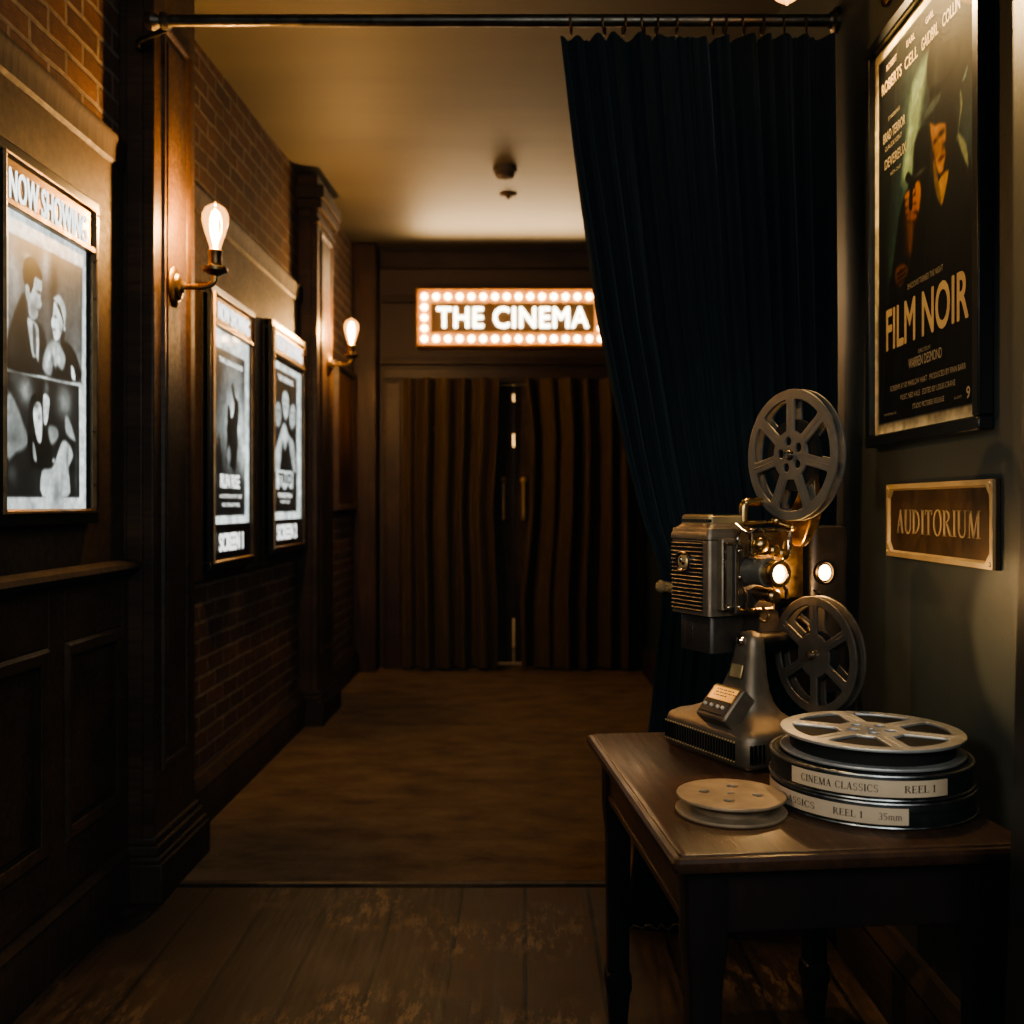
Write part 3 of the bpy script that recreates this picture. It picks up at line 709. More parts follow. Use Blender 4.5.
def paint_still(w, h):
    p = Paint(w, h, 130, 210, g(.78), 1.4); A = (.03, .945, .475, .925); B = (.0, .89, .045, .465)
    p.spot(.5, 1.0, .8, .07, g(.78), .7).spot(.1, .0, .5, .05, g(.5), .5)
    p.poly([(.031, .918), (.951, .927), (.94, .485), (.022, .465)], g(.36), smooth=False)
    p.spot(.09, .79, .10, .12, g(.62), .9, 1, A).spot(.46, .87, .07, .06, g(.66), .9, 1, A).spot(.70, .88, .07, .10, g(.40), .7, 1, A).spot(.88, .72, .07, .14, g(.42), .6, 1, A).spot(.9, .56, .06, .08, g(.5), .6, 1, A)
    p.spot(.56, .80, .05, .2, g(.13), .7, 1, A)
    p.spot(.24, .866, .05, .014, g(.72), .8)
    p.poly([(.022, .565), (.116, .678), (.204, .739), (.24, .672), (.295, .538), (.354, .522), (.373, .477), (.022, .467)], g(.10), .012)
    p.poly([(.25, .70), (.34, .66), (.44, .63), (.50, .50), (.37, .477), (.25, .50)], g(.12), .015)
    p.spot(.07, .55, .05, .06, g(.26), .6)
    p.poly([(.24, .658), (.313, .656), (.373, .632), (.373, .523), (.341, .531), (.298, .533), (.258, .599)], g(.70), .010)
    p.poly([(.30, .64), (.335, .63), (.345, .545), (.31, .55)], g(.34), .008)
    p.poly([(.322, .808), (.365, .81), (.407, .807), (.411, .779), (.398, .756), (.396, .742), (.411, .724), (.384, .702), (.365, .692), (.358, .674), (.313, .659), (.262, .669), (.249, .716), (.267, .745), (.304, .771)], g(.76), .007)
    p.spot(.30, .70, .045, .035, g(.42), .8).spot(.375, .762, .03, .006, g(.2), .9).spot(.37, .70, .03, .006, g(.3), .7)
    p.poly([(.204, .843), (.249, .866), (.322, .871), (.379, .846), (.411, .826), (.404, .808), (.36, .812), (.322, .808), (.304, .771), (.267, .745), (.249, .769), (.213, .767), (.19, .798)], g(.05), .007)
    p.poly([(.218, .768), (.254, .771), (.269, .745), (.254, .716), (.231, .724)], g(.66), .007)
    p.poly([(.60, .76), (.66, .75), (.71, .70), (.70, .64), (.66, .62), (.62, .70)], g(.12), .01)
    p.poly([(.647, .615), (.774, .616), (.884, .567), (.906, .492), (.485, .474), (.565, .528), (.667, .514), (.709, .552)], g(.11), .012)
    p.poly([(.555, .764), (.626, .784), (.693, .764), (.72, .727), (.699, .672), (.667, .698), (.616, .737), (.575, .758)], g(.68), .008)
    p.poly([(.61, .755), (.655, .735), (.69, .69), (.665, .69), (.615, .737)], g(.16), .006)
    p.poly([(.565, .754), (.609, .737), (.663, .703), (.678, .67), (.626, .625), (.575, .614), (.549, .642), (.529, .674), (.549, .707)], g(.80), .007)
    p.spot(.58, .700, .022, .006, g(.3), .8).spot(.56, .652, .018, .005, g(.35), .8).spot(.65, .665, .03, .03, g(.5), .6)
    p.spot(.70, .667, .013, .010, g(.85), 1)
    p.poly([(.485, .589), (.585, .615), (.693, .58), (.709, .552), (.667, .514), (.565, .54), (.525, .48), (.427, .495), (.427, .539)], g(.62), .014)
    for cx, cy in ((.50, .55), (.56, .57), (.62, .55), (.47, .52), (.58, .53)): p.spot(cx, cy, .022, .018, g(.82), .8)
    p.spot(.54, .545, .02, .02, g(.25), .6)
    p.poly([(.79, .54), (.83, .53), (.85, .49), (.80, .495)], g(.85), .01)
    # lower still
    p.poly([(.012, .459), (.90, .470), (.908, .048), (-.005, .045)], g(.15), smooth=False)
    p.spot(.214, .41, .085, .05, g(.62), .9, 1, B).spot(.70, .40, .11, .06, g(.60), .9, 1, B).spot(.47, .43, .03, .03, g(.5), .7, 1, B).spot(.10, .44, .07, .03, g(.36), .7, 1, B)
    p.poly([(.012, .377), (.093, .371), (.205, .286), (.253, .242), (.214, .213), (.112, .193), (.012, .179)], g(.52), .014)
    p.spot(.10, .24, .10, .04, g(.32), .6)
    p.poly([(.253, .333), (.291, .392), (.361, .408), (.432, .407), (.428, .296), (.504, .252), (.547, .17), (.421, .144), (.282, .164), (.243, .231)], g(.08), .01)
    p.poly([(.305, .342), (.341, .375), (.397, .373), (.417, .319), (.405, .242), (.361, .24), (.325, .285)], g(.80), .008)
    p.spot(.375, .325, .02, .01, g(.4), .7).spot(.34, .365, .04, .012, g(.3), .6)
    p.poly([(.428, .407), (.504, .399), (.496, .347), (.467, .304), (.432, .314)], g(.78), .008)
    p.poly([(.494, .299), (.59, .301), (.622, .269), (.547, .236), (.504, .252)], g(.55), .012)
    p.poly([(.711, .346), (.768, .337), (.837, .278), (.837, .259), (.722, .285)], g(.6), .012)
    p.poly([(.411, .138), (.536, .152), (.611, .208), (.677, .256), (.768, .244), (.818, .202), (.756, .157), (.772, .102), (.745, .049), (.421, .047)], g(.72), .010)
    p.spot(.60, .075, .06, .06, g(.38), .7).spot(.74, .19, .02, .05, g(.4), .6)
    p.poly([(.30, .235), (.33, .22), (.35, .17), (.31, .18)], g(.62), .008); p.spot(.557, .179, .018, .010, g(.8), .9)
    p.spot(.066, .12, .05, .03, g(.36), .7).spot(.86, .15, .02, .12, g(.4), .5)
    return p
poster_case('lit black-framed poster case with two film stills, nearest on the left wall', 2.53, 3.14, 1.295, 2.295, .036, .018,
            ('NOW SHOWING', -.012, .893, .46, .082), None, (.845, 1), (2.60, 3.075, 1.335, 2.13), paint_still)

def paint_dancer(w, h):
    p = Paint(w, h, 110, 180, g(.84), 1.6); A = (.05, .885, .045, .905)
    p.rect(.045, .885, .043, .905, g(.22))
    p.spot(.60, .55, .36, .26, g(.90), .95, 1, A).spot(.55, .80, .3, .1, g(.62), .8, 1, A).spot(.2, .55, .12, .2, g(.55), .7, 1, A).spot(.85, .35, .12, .15, g(.85), .9, 1, A)
    p.spot(.12, .80, .15, .09, g(.2), .7, 1, A).spot(.85, .87, .1, .05, g(.2), .6, 1, A).spot(.15, .66, .06, .08, g(.3), .6, 1, A)
    p.spot(.5, .10, .5, .11, g(.13), .95, 1, A).spot(.15, .22, .16, .09, g(.15), .8, 1, A).spot(.85, .2, .14, .08, g(.3), .7, 1, A)
    p.poly([(.519, .739), (.561, .746), (.613, .683), (.708, .656), (.70, .569), (.675, .508), (.691, .434), (.665, .373), (.613, .279), (.507, .30), (.40, .315), (.36, .337), (.40, .437), (.39, .51), (.44, .55), (.549, .57), (.585, .64), (.545, .686)], g(.12), .012)
    p.poly([(.412, .611), (.455, .623), (.497, .576), (.47, .52), (.41, .53)], g(.14), .01)
    p.poly([(.186, .46), (.234, .408), (.281, .264), (.186, .261), (.072, .329)], g(.2), .015)
    p.poly([(.38, .36), (.45, .42), (.50, .36), (.44, .30)], g(.62), .02)
    return p
_, pr, px0, py0 = poster_case('lit poster case marked SCREEN 1, left of the pair on the brick wall', 4.25, 4.94, 1.065, 2.30, .040, .018,
            ('NOW SHOWING', 0, 1.135, .49, .075), ('SCREEN 1', .0, .118, .37, .082), (1.075, 1), (4.29, 4.88, 1.265, 2.125), paint_dancer, 'screen poster cases')
def print_text(pr, px0, py0, w, h, items, mat, zz):
    for s, u, v, tw, th, bold in items: text(s, mat, pr, px0+u*w, py0+v*h, zz, tw*w, th*h, bold)
print_text(pr, px0, py0, .59, .86, [('RUN RISE', .475, .224, .50, .075, .03), ('THE LONG ROAD', .50, .85, .62, .026, .02), ('A MOTION PICTURE', .50, .145, .58, .02, 0), ('IN THEATRES', .50, .10, .45, .02, 0)], 'lettering', .0255)

def paint_trio(w, h):
    p = Paint(w, h, 110, 180, g(.84), 1.6); A = (.06, .85, .05, .96)
    p.rect(.055, .845, .05, .955, g(.13))
    for pts, v in (([(.344, .798), (.44, .841), (.544, .814), (.556, .713), (.457, .645), (.372, .70)], .82), ([(.126, .721), (.206, .752), (.288, .724), (.305, .635), (.206, .58), (.126, .624)], .72), ([(.603, .737), (.711, .776), (.787, .751), (.787, .645), (.663, .596), (.591, .653)], .74)):
        p.poly(pts, g(v), .02)
    p.poly([(.233, .522), (.40, .631), (.544, .558), (.724, .515), (.82, .33), (.711, .327), (.544, .517), (.429, .441), (.344, .507), (.261, .315), (.08, .31), (.09, .407)], g(.74), .016)
    p.spot(.43, .56, .07, .05, g(.9), .9)
    for cx, cy in ((.45, .775), (.21, .69), (.69, .71)):
        p.spot(cx-.03, cy, .014, .007, g(.2), .9).spot(cx+.03, cy, .014, .007, g(.2), .9).spot(cx, cy-.04, .025, .006, g(.35), .7)
    p.poly([(.152, .316), (.711, .322), (.711, .202), (.60, .20), (.55, .23), (.42, .186), (.28, .225), (.22, .19), (.142, .195)], g(.84), .008, smooth=False)
    return p
_, pr, px0, py0 = poster_case('lit poster case marked SCREEN 2, right of the pair on the brick wall', 5.25, 6.06, 1.085, 2.33, .046, .018,
            ('NOW SHOWING', 0, 1.145, .60, .085), ('SCREEN 2', .0, .115, .46, .085), (1.085, 1), (5.30, 6.00, 1.27, 2.13), paint_trio, 'screen poster cases')
print_text(pr, px0, py0, .70, .86, [('THE EVENING', .45, .908, .5, .035, .02), ('THREE MEN', .43, .155, .46, .03, .01), ('AND A LIE', .43, .115, .30, .02, 0)], 'lettering', .0290)
print_text(pr, px0, py0, .70, .86, [('TRIO', .43, .265, .46, .07, .05)], 'ink', .0290)

# dim framed picture on the last stretch of brick
t = thing('framed_picture', 'dim brown framed picture on the far brick, beyond the second lamp', 'picture', (WX, 7.62, 1.30), LEFT)
b = MB()
rect_mould(b, -.40, .40, 0, 1.10, 0, .06, .045); b.build('frame', 'wood', t)
def paint_dim(w, h):
    p = Paint(w, h, 40, 60, (.36, .24, .12)); p.spot(.5, .6, .25, .2, (.62, .42, .22), .8).spot(.5, .2, .5, .18, (.16, .1, .06), .8).spot(.45, .55, .12, .2, (.2, .12, .07), .8); return p
paint_dim(.70, 1.0).build('print', 'dimprint', t, -.35, .05, .012)

# ------------------------------------------------------------------ film noir poster on the right wall
NY0, NY1, NZ0, NZ1 = 2.13, 2.84, 1.51, 2.635
nw = NY1-NY0; nh = NZ1-NZ0
t = thing('framed_poster', 'large black-framed film noir poster of a man in a hat, on the right wall', 'poster', (RX, (NY0+NY1)/2, NZ0), RIGHT)
b = MB(); f = .032
b.box(-nw/2, nw/2, 0, f, 0, .035).box(-nw/2, nw/2, nh-f, nh, 0, .035).box(-nw/2, -nw/2+f, f, nh-f, 0, .035).box(nw/2-f, nw/2, f, nh-f, 0, .035)
b.build('frame', 'blackframe', t, bevel=.004)
b = MB(); b.box(-nw/2+.005, nw/2-.005, .005, nh-.005, 0, .016); b.build('backing', 'black', t)
def paint_noir(w, h):
    p = Paint(w, h, 170, 280, (.88, .84, .73), 1.2); A = (.05, .965, .03, .972)
    p.rect(.05, .965, .026, .972, (.075, .085, .09))
    p.spot(.45, .75, .16, .17, (.34, .45, .45), .75, 1, A).spot(.30, .55, .12, .12, (.22, .33, .34), .8, 1, A).spot(.92, .60, .10, .12, (.26, .36, .38), .8, 1, A).spot(.85, .92, .15, .08, (.35, .36, .33), .6, 1, A).spot(.22, .42, .07, .09, (.22, .36, .30), .8, 1, A)
    p.poly([(.583, .86), (.546, .794), (.489, .707), (.43, .609), (.318, .612), (.38, .742), (.43, .823)], (.52, .60, .52), .03)
    p.poly([(.35, .60), (.43, .61), (.36, .44), (.24, .36), (.26, .47)], (.30, .42, .36), .04, .8)
    p.poly([(.303, .553), (.42, .60), (.55, .63), (.62, .56), (.80, .60), (.87, .58), (.95, .52), (.962, .42), (.955, .30), (.16, .30), (.20, .40), (.248, .474)], (.055, .066, .078), .012)
    p.poly([(.45, .68), (.57, .70), (.60, .60), (.52, .56), (.44, .58)], (.05, .055, .06), .014)
    p.spot(.75, .44, .16, .10, (.10, .12, .15), .7).spot(.50, .44, .10, .08, (.035, .04, .045), .8)
    p.poly([(.854, .715), (.880, .67), (.850, .627), (.850, .593), (.925, .524), (.908, .578), (.845, .616), (.838, .60), (.862, .67)], (.58, .62, .52), .008)
    p.poly([(.597, .70), (.665, .70), (.80, .68), (.83, .64), (.80, .58), (.74, .545), (.672, .56), (.628, .622)], (.10, .07, .045), .012)
    p.poly([(.597, .694), (.645, .678), (.732, .668), (.74, .624), (.722, .618), (.74, .594), (.723, .571), (.715, .56), (.672, .565), (.628, .622)], (.68, .51, .33), .010)
    p.spot(.70, .648, .03, .007, (.20, .12, .06), .95).spot(.645, .642, .02, .006, (.22, .13, .07), .9).spot(.705, .592, .035, .006, (.25, .13, .07), .9).spot(.715, .615, .012, .012, (.34, .2, .1), .7).spot(.625, .60, .02, .04, (.32, .19, .09), .6)
    p.poly([(.517, .719), (.56, .735), (.60, .752), (.573, .796), (.573, .84), (.601, .868), (.672, .885), (.757, .872), (.822, .84), (.851, .80), (.862, .765), (.925, .748), (.913, .730), (.87, .712), (.846, .69), (.806, .668), (.732, .664), (.66, .684), (.592, .697)], (.085, .09, .09), .008)
    p.spot(.66, .80, .05, .04, (.26, .30, .29), .6).spot(.80, .83, .03, .04, (.24, .26, .25), .5)
    p.poly([(.517, .719), (.583, .738), (.693, .741), (.672, .722), (.564, .712)], (.32, .38, .37), .012, .8)
    p.poly([(.60, .752), (.70, .745), (.84, .765), (.85, .785), (.72, .762), (.61, .772)], (.03, .03, .032), .008)
    p.poly([(.878, .718), (.922, .744), (.908, .722)], (.45, .58, .62), .006)
    p.poly([(.672, .543), (.765, .552), (.715, .490), (.690, .495)], (.72, .58, .36), .008)
    p.poly([(.628, .605), (.655, .58), (.70, .50), (.675, .50), (.637, .545)], (.48, .40, .28), .008)
    p.poly([(.33, .53), (.36, .57), (.44, .575), (.50, .555), (.49, .50), (.44, .47), (.41, .42), (.34, .43), (.345, .48)], (.20, .125, .06), .02)
    for k, (fx, fy, fl) in enumerate(((.345, .572, .10), (.35, .553, .125), (.355, .534, .12), (.365, .517, .095))):
        p.poly([(fx, fy), (fx+.03, fy+.007), (fx+fl, fy+.002-.003*k), (fx+fl, fy-.011-.003*k), (fx+.02, fy-.011)], (.70-.06*k, .48-.05*k, .25-.03*k), .008)
    p.poly([(.455, .585), (.50, .578), (.512, .545), (.49, .51), (.465, .53)], (.66, .46, .24), .010)
    p.poly([(.37, .50), (.43, .49), (.42, .43), (.39, .425)], (.42, .28, .14), .02)
    p.poly([(.35, .612), (.385, .625), (.44, .603), (.58, .608), (.58, .594), (.44, .58), (.425, .53), (.39, .535), (.395, .585)], (.035, .036, .038), .006)
    p.spot(.50, .60, .06, .006, (.4, .42, .40), .8)
    p.poly([(.245, .405), (.317, .412), (.384, .385), (.303, .357), (.248, .375)], (.44, .28, .13), .012)
    for k in range(3): p.poly([(.27, .395-.012*k), (.35, .397-.012*k), (.35, .392-.012*k), (.27, .389-.012*k)], (.12, .07, .04), .005)
    p.rect(.05, .965, .026, .33, (.062, .068, .072), .05, .9)
    return p
PW, PH = .64, 1.055
px0, py0 = -PW/2-.005, (1.545-NZ0)
pr = paint_noir(PW, PH).grain(5, .08).build('print', 'print', t, px0, py0, .017)
Z = .0182
L_ = lambda items, mat, slant=0: print_text(pr, px0, py0, PW, PH, items, mat, Z)
L_([('FILM NOIR', .538, .262, .79, .108, .022)], 'gold')
L_([('ROBERTS', .205, .893, .225, .030, .02), ('CELL', .417, .893, .135, .030, .02), ('GAIDBRL', .60, .893, .155, .030, .02), ('COLLIN', .79, .893, .15, .030, .02),
    ('ROBERT', .205, .938, .115, .016, .01), ('EARL', .413, .938, .086, .016, .01), ('GARL', .60, .938, .075, .016, .01)], 'gold')
L_([('STARRING', .232, .803, .13, .010, 0), ('BRAD TERROR', .232, .762, .245, .026, .02), ('CLAUDE KENT', .225, .732, .19, .012, 0), ('DEVEREUX', .247, .692, .24, .026, .02), ('WITH CAST', .25, .657, .12, .009, 0)], 'whiteink')
L_([('SHADOWS TURNED THE NIGHT', .55, .345, .34, .014, 0), ('DIRECTED BY', .55, .179, .12, .009, 0), ('WARREN DESMOND', .55, .157, .32, .024, .01),
    ('SCREENPLAY BY MARLOW HART   PRODUCED BY FINN BARR', .55, .110, .72, .013, 0), ('MUSIC NED VALE   EDITED BY LOUIS CRANE', .565, .081, .52, .013, 0), ('STUDIO PICTURES RELEASE', .58, .052, .30, .012, 0),
    ('9', .93, .052, .030, .026, .02), ('ALL RIGHTS', .845, .047, .06, .006, 0), ('PRINTED IN USA', .19, .047, .14, .006, 0)], 'whiteink')
b = MB(); b.face([(-nw/2+f-.002, f-.002, .026), (nw/2-f+.002, f-.002, .026), (nw/2-f+.002, nh-f+.002, .026), (-nw/2+f-.002, nh-f+.002, .026)]); b.build('glass_pane', 'glass', t, smooth=0)

# ------------------------------------------------------------------ AUDITORIUM plaque
t = thing('wall_plaque', 'bronze plaque reading AUDITORIUM below the film noir poster', 'plaque', (RX, 2.41, 1.212), RIGHT)
pw, ph = .62, .194
b = MB(); b.box(-pw/2, pw/2, 0, ph, 0, .012); b.build('plate', 'plaque', t, bevel=.002)
b = MB(); e = .016
def chamfer(x0, x1, y0, y1, c): return [(x0+c, y0), (x1-c, y0), (x1-c*.6, y0+c*.4), (x1-c*.4, y0+c*.6), (x1, y0+c), (x1, y1-c), (x1-c*.4, y1-c*.6), (x1-c*.6, y1-c*.4), (x1-c, y1), (x0+c, y1), (x0+c*.6, y1-c*.4), (x0+c*.4, y1-c*.6), (x0, y1-c), (x0, y0+c), (x0+c*.4, y0+c*.6), (x0+c*.6, y0+c*.4)]
i_ = chamfer(-pw/2+.018, pw/2-.018, .018, ph-.018, .022); o_ = chamfer(-pw/2+.001, pw/2-.001, .001, ph-.001, .002); m_ = chamfer(-pw/2+.013, pw/2-.013, .013, ph-.013, .022)
b.rings([[(x, y, .011) for x, y in o_], [(x, y, .018) for x, y in o_], [(x, y, .019) for x, y in m_], [(x, y, .012) for x, y in i_]], cap=False)
b.build('border', 'plaque_hi', t, smooth=20)
for sx in (-1, 1):
    for sy in (.0125, ph-.0125):
        b = MB(); b.sphere((sx*(pw/2-.0125), sy, .018), .0065, (1, 1, .6)); b.build('screw', 'plaque_hi', t)
serif_text('AUDITORIUM', 'plaque_hi', t, -.002, ph*.49, .0118, .49, .062, .0018)

# ------------------------------------------------------------------ side table
TR = R(5.5)
tab = thing('side_table', 'dark mahogany side table with tapered legs against the right wall', 'table', (.252, 1.70, 0), (0, 0, TR))
TW, TD = .665, .945
def rr_rect(x0, x1, y0, y1, c, n=5):
    out = []
    for cx, cy, a in ((x1-c, y0+c, -90), (x1-c, y1-c, 0), (x0+c, y1-c, 90), (x0+c, y0+c, 180)):
        for k in range(n+1): out.append((cx+c*math.cos(R(a+90*k/n)), cy+c*math.sin(R(a+90*k/n))))
    return out
b = MB()
lay = [(.012, .716, .012), (.004, .720, .012), (.0, .728, .012), (.0, .738, .012), (.005, .7445, .012), (.014, .746, .012), (.0145, .748, .012), (.018, .750, .010)]
b.rings([[(x, y, z) for x, y in rr_rect(i, TW-i, i, TD-i, c)] for i, z, c in lay]); b.build('tabletop', 'table', tab, smooth=30)
b = MB(); ins = .035
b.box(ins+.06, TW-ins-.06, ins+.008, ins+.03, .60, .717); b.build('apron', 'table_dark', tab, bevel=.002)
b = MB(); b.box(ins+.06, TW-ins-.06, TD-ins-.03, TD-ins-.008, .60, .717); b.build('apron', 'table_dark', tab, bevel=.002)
for x0 in (ins+.008, TW-ins-.03):
    b = MB(); b.box(x0, x0+.022, ins+.05, TD-ins-.05, .60, .717)
    s_ = -1 if x0 < .3 else 1
    b.box(x0-.004 if s_ < 0 else x0+.022, x0 if s_ < 0 else x0+.026, ins+.05, TD-ins-.05, .600, .612)
    for (ya, yb) in ((ins+.05, ins+.10), (TD-ins-.05, TD-ins-.10)):
        b.rings([[(x0, ya, .601), (x0, yb, .601), (x0, ya, .545)], [(x0+.022, ya, .601), (x0+.022, yb, .601), (x0+.022, ya, .545)]])
    b.build('apron', 'table', tab)
def leg_mesh():
    b = MB(); L = []
    for hw, z in ((.036, .717), (.036, .58), (.035, .56), (.029, .50), (.026, .16), (.0265, .155), (.031, .15), (.032, .115), (.028, .10), (.021, .004), (.020, 0)):
        L.append([(x, y, z) for x, y in rr_rect(-hw, hw, -hw, hw, .005, 2)])
    b.rings(L); return b
lg = None
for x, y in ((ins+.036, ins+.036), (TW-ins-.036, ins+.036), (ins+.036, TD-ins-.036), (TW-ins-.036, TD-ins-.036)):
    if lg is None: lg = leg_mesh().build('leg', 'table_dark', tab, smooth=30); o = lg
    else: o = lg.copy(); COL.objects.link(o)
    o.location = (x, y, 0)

# ------------------------------------------------------------------ reels, cans
def flat_holes(outer_r, holes, thick, name, mat, parent, z=0, bev=.0022):
    cu = bpy.data.curves.new(name, 'CURVE'); cu.dimensions = '2D'; cu.fill_mode = 'BOTH'; cu.extrude = thick/2; cu.bevel_depth = bev; cu.bevel_resolution = 1
    def sp(pts):
        s_ = cu.splines.new('POLY'); s_.points.add(len(pts)-1); s_.use_cyclic_u = True
        for p, q in zip(s_.points, pts): p.co = (q[0], q[1], 0, 1)
    sp([(outer_r*math.cos(2*PI*k/96), outer_r*math.sin(2*PI*k/96)) for k in range(96)])
    for h in holes: sp(h)
    tmp = bpy.data.objects.new('tmp', cu); COL.objects.link(tmp); bpy.context.view_layer.update()
    me = bpy.data.meshes.new_from_object(tmp.evaluated_get(bpy.context.evaluated_depsgraph_get()))
    bpy.data.objects.remove(tmp); bpy.data.curves.remove(cu)
    me.transform(Matrix.Translation((0, 0, z)))
    return link(name, me, mat, parent, smooth=30)
def window(r0, r1, a_mid, pitch, spoke, c):     # rounded sector between spokes of even width
    def edge(r, sgn): return a_mid + sgn*(pitch/2 - math.asin(min(.95, spoke/2/r)))
    P = []
    n = 12
    P += [(r1, edge(r1, -1)+(edge(r1, 1)-edge(r1, -1))*k/n) for k in range(n+1)]
    P += [(r0, edge(r0, 1)+(edge(r0, -1)-edge(r0, 1))*k/n) for k in range(n+1)]
    xy = [Vector((r*math.cos(a), r*math.sin(a))) for r, a in P]
    corners = [0, n, n+1, 2*n+1]; out = []
    N = len(xy)
    for i, p in enumerate(xy):
        if i in corners:
            a = xy[i-1] if i not in (n+1, 0) else xy[i-1]; d = xy[(i+1) % N]
            da, dd = (a-p), (d-p); ca = min(c, da.length*.49); cd = min(c, dd.length*.49)
            if da.length < c: ca = da.length*.9
            if dd.length < c: cd = dd.length*.9
            A, D = p+da.normalized()*ca, p+dd.normalized()*cd
            for k in range(5):
                t_ = k/4; out.append((A*(1-t_)**2+p*2*t_*(1-t_)+D*t_*t_))
        else: out.append(p)
    return [(v.x, v.y) for v in out]
def circ(x, y, r, n=20): return [(x+r*math.cos(2*PI*k/n), y+r*math.sin(2*PI*k/n)) for k in range(n)]
def reel(parent, name, Rr, width, nspoke, mat, phase, hub_holes, film_r=.5, spoke=.26, label=None, spindle=True):
    rl = bpy.data.objects.new(name, None); COL.objects.link(rl); rl.parent = parent
    if label: rl['label'] = label
    hl = [window(Rr*.37, Rr*.87, phase+2*PI*(k+.5)/nspoke, 2*PI/nspoke, Rr*spoke, Rr*.10) for k in range(nspoke)]
    for k in range(hub_holes): hl.append(circ(Rr*.215*math.cos(phase+.2+2*PI*k/hub_holes), Rr*.215*math.sin(phase+.2+2*PI*k/hub_holes), Rr*.078))
    if not spindle: hl.append(circ(0, 0, Rr*.055))
    for zz in (width/2, -width/2):
        fl = flat_holes(Rr, hl, .002, 'flange', mat, rl, zz)
        if zz > 0:
            b = MB(); b.torus((0, 0, zz), Rr-.003, .0032, (0, 0, 1), 80, 8); b.torus((0, 0, zz+.001), Rr*.30, .0012, (0, 0, 1), 48, 6)
            for k in range(nspoke):
                a = phase+2*PI*k/nspoke; ca, sa = math.cos(a), math.sin(a)
                b.tube([(Rr*.40*ca, Rr*.40*sa, zz+.0015), (Rr*.88*ca, Rr*.88*sa, zz+.0015)], Rr*.016, 8, smooth=False)
            b.build('rib', mat, rl)
        else:
            b = MB(); b.torus((0, 0, zz), Rr-.003, .0032, (0, 0, 1), 80, 8); b.build('rim', mat, rl)
    b = MB(); b.lathe([(Rr*film_r, -width/2+.002), (Rr*film_r, width/2-.002)], 64); b.build('film_roll', 'film', rl)
    if not spindle: return rl
    b = MB(); b.lathe([(.001, width/2-.004), (Rr*.085, width/2-.004), (Rr*.085, width/2+.003), (Rr*.05, width/2+.005), (Rr*.045, width/2+.012), (.001, width/2+.013)], 24); b.build('spindle', 'chrome', rl)
    return rl

def bent(b, Rr, z_of=None): pass
def wrap(me, Rr, zc):                      # flat (x, y) -> round a can of radius Rr, facing -Y
    for v in me.vertices:
        a = v.co.x/Rr; rr = Rr+v.co.z; y = v.co.y
        v.co = (rr*math.sin(a), -rr*math.cos(a), zc+y)
CANX, CANY = .702, 2.04
def film_can(label, z, Rr, h, dx, items, a0, a1):
    t = thing('film_can', label, 'film can', (CANX+dx, CANY, z), (0, 0, R(-19)), 'film cans on the table')
    b = MB(); b.lathe([(Rr-.012, 0), (Rr-.002, .0), (Rr-.001, .003), (Rr-.004, .005), (Rr-.005, h*.62), (Rr-.003, h*.66)], 96); b.build('base', 'can', t)
    b = MB(); b.torus((0, 0, .0035), Rr-.001, .0028, (0, 0, 1), 96, 8); b.build('bottom_rim', 'canrim', t)
    b = MB(); b.lathe([(Rr-.002, h*.64), (Rr-.002, h-.006), (Rr-.004, h-.002), (Rr-.008, h), (Rr-.016, h-.0005), (Rr-.022, h-.004), (.001, h-.004)], 96); b.build('lid', 'can', t)
    b = MB(); b.torus((0, 0, h-.0035), Rr-.0035, .0034, (0, 0, 1), 96, 8); b.build('top_rim', 'canrim', t)
    zc = h*.51; lh = h*.62; lr = Rr+.0008
    b = MB(); n = 30
    b.rings([[(lr*math.sin(a), -lr*math.cos(a), zc-lh/2) for a in [R(a0+(a1-a0)*k/n) for k in range(n+1)]], [(lr*math.sin(a), -lr*math.cos(a), zc+lh/2) for a in [R(a0+(a1-a0)*k/n) for k in range(n+1)]]], cap=False, closed=False)
    lab = b.build('paper_label', 'paper', t, smooth=180); lab['label'] = 'cream paper label'
    for s, ac, wd, hh in items:
        o = serif_text(s, 'ink', lab, 0, 0, .0006, wd, hh)
        for v in o.data.vertices: v.co.x += R(ac)*lr
        wrap(o.data, lr, zc)
    return t
film_can('round black film can at the bottom of the stack, label ending in 35mm', .750, .200, .050, .004, [('CLASSICS', -44, .095, .0125), ('REEL 1', -12, .055, .0125), ('35mm', 9.5, .042, .0125)], -84, 19)
film_can('round black film can labelled CINEMA CLASSICS, on top of another can', .8005, .198, .050, 0, [('CINEMA CLASSICS', -17, .150, .0135), ('REEL 1', 27, .062, .0135)], -46, 44)
t = thing('film_reel', 'wide grey steel film reel lying flat on the stacked cans', 'film reel', (CANX+.004, CANY, .8510+.0215), (0, 0, R(12)))
rl = reel(t, 'tmp_reel', .178, .036, 6, 'pewter', R(20), 5, .90, .17, None, False)
for ch in list(rl.children): ch.parent = t
bpy.data.objects.remove(rl)
t = thing('tape_spool', 'small tan spool lying near the front corner of the table', 'spool', (.404, 1.963, .750), (0, 0, R(25)))
for nm, zz in (('bottom_flange', .0025), ('top_flange', .0315)):
    hs = [circ(0, 0, .009)] + [circ(.052*math.cos(R(a)), .052*math.sin(R(a)), .0125) for a in (50, 140, 230, 320)]
    if nm == 'top_flange': flat_holes(.104, hs, .002, nm, 'spool', t, zz)
    else: flat_holes(.106, [], .002, nm, 'spool', t, zz)
b = MB(); b.lathe([(.074, .003), (.074, .031), (.066, .031), (.066, .005), (.0605, .0045)], 64, cap=False); b.build('core', 'spool', t)

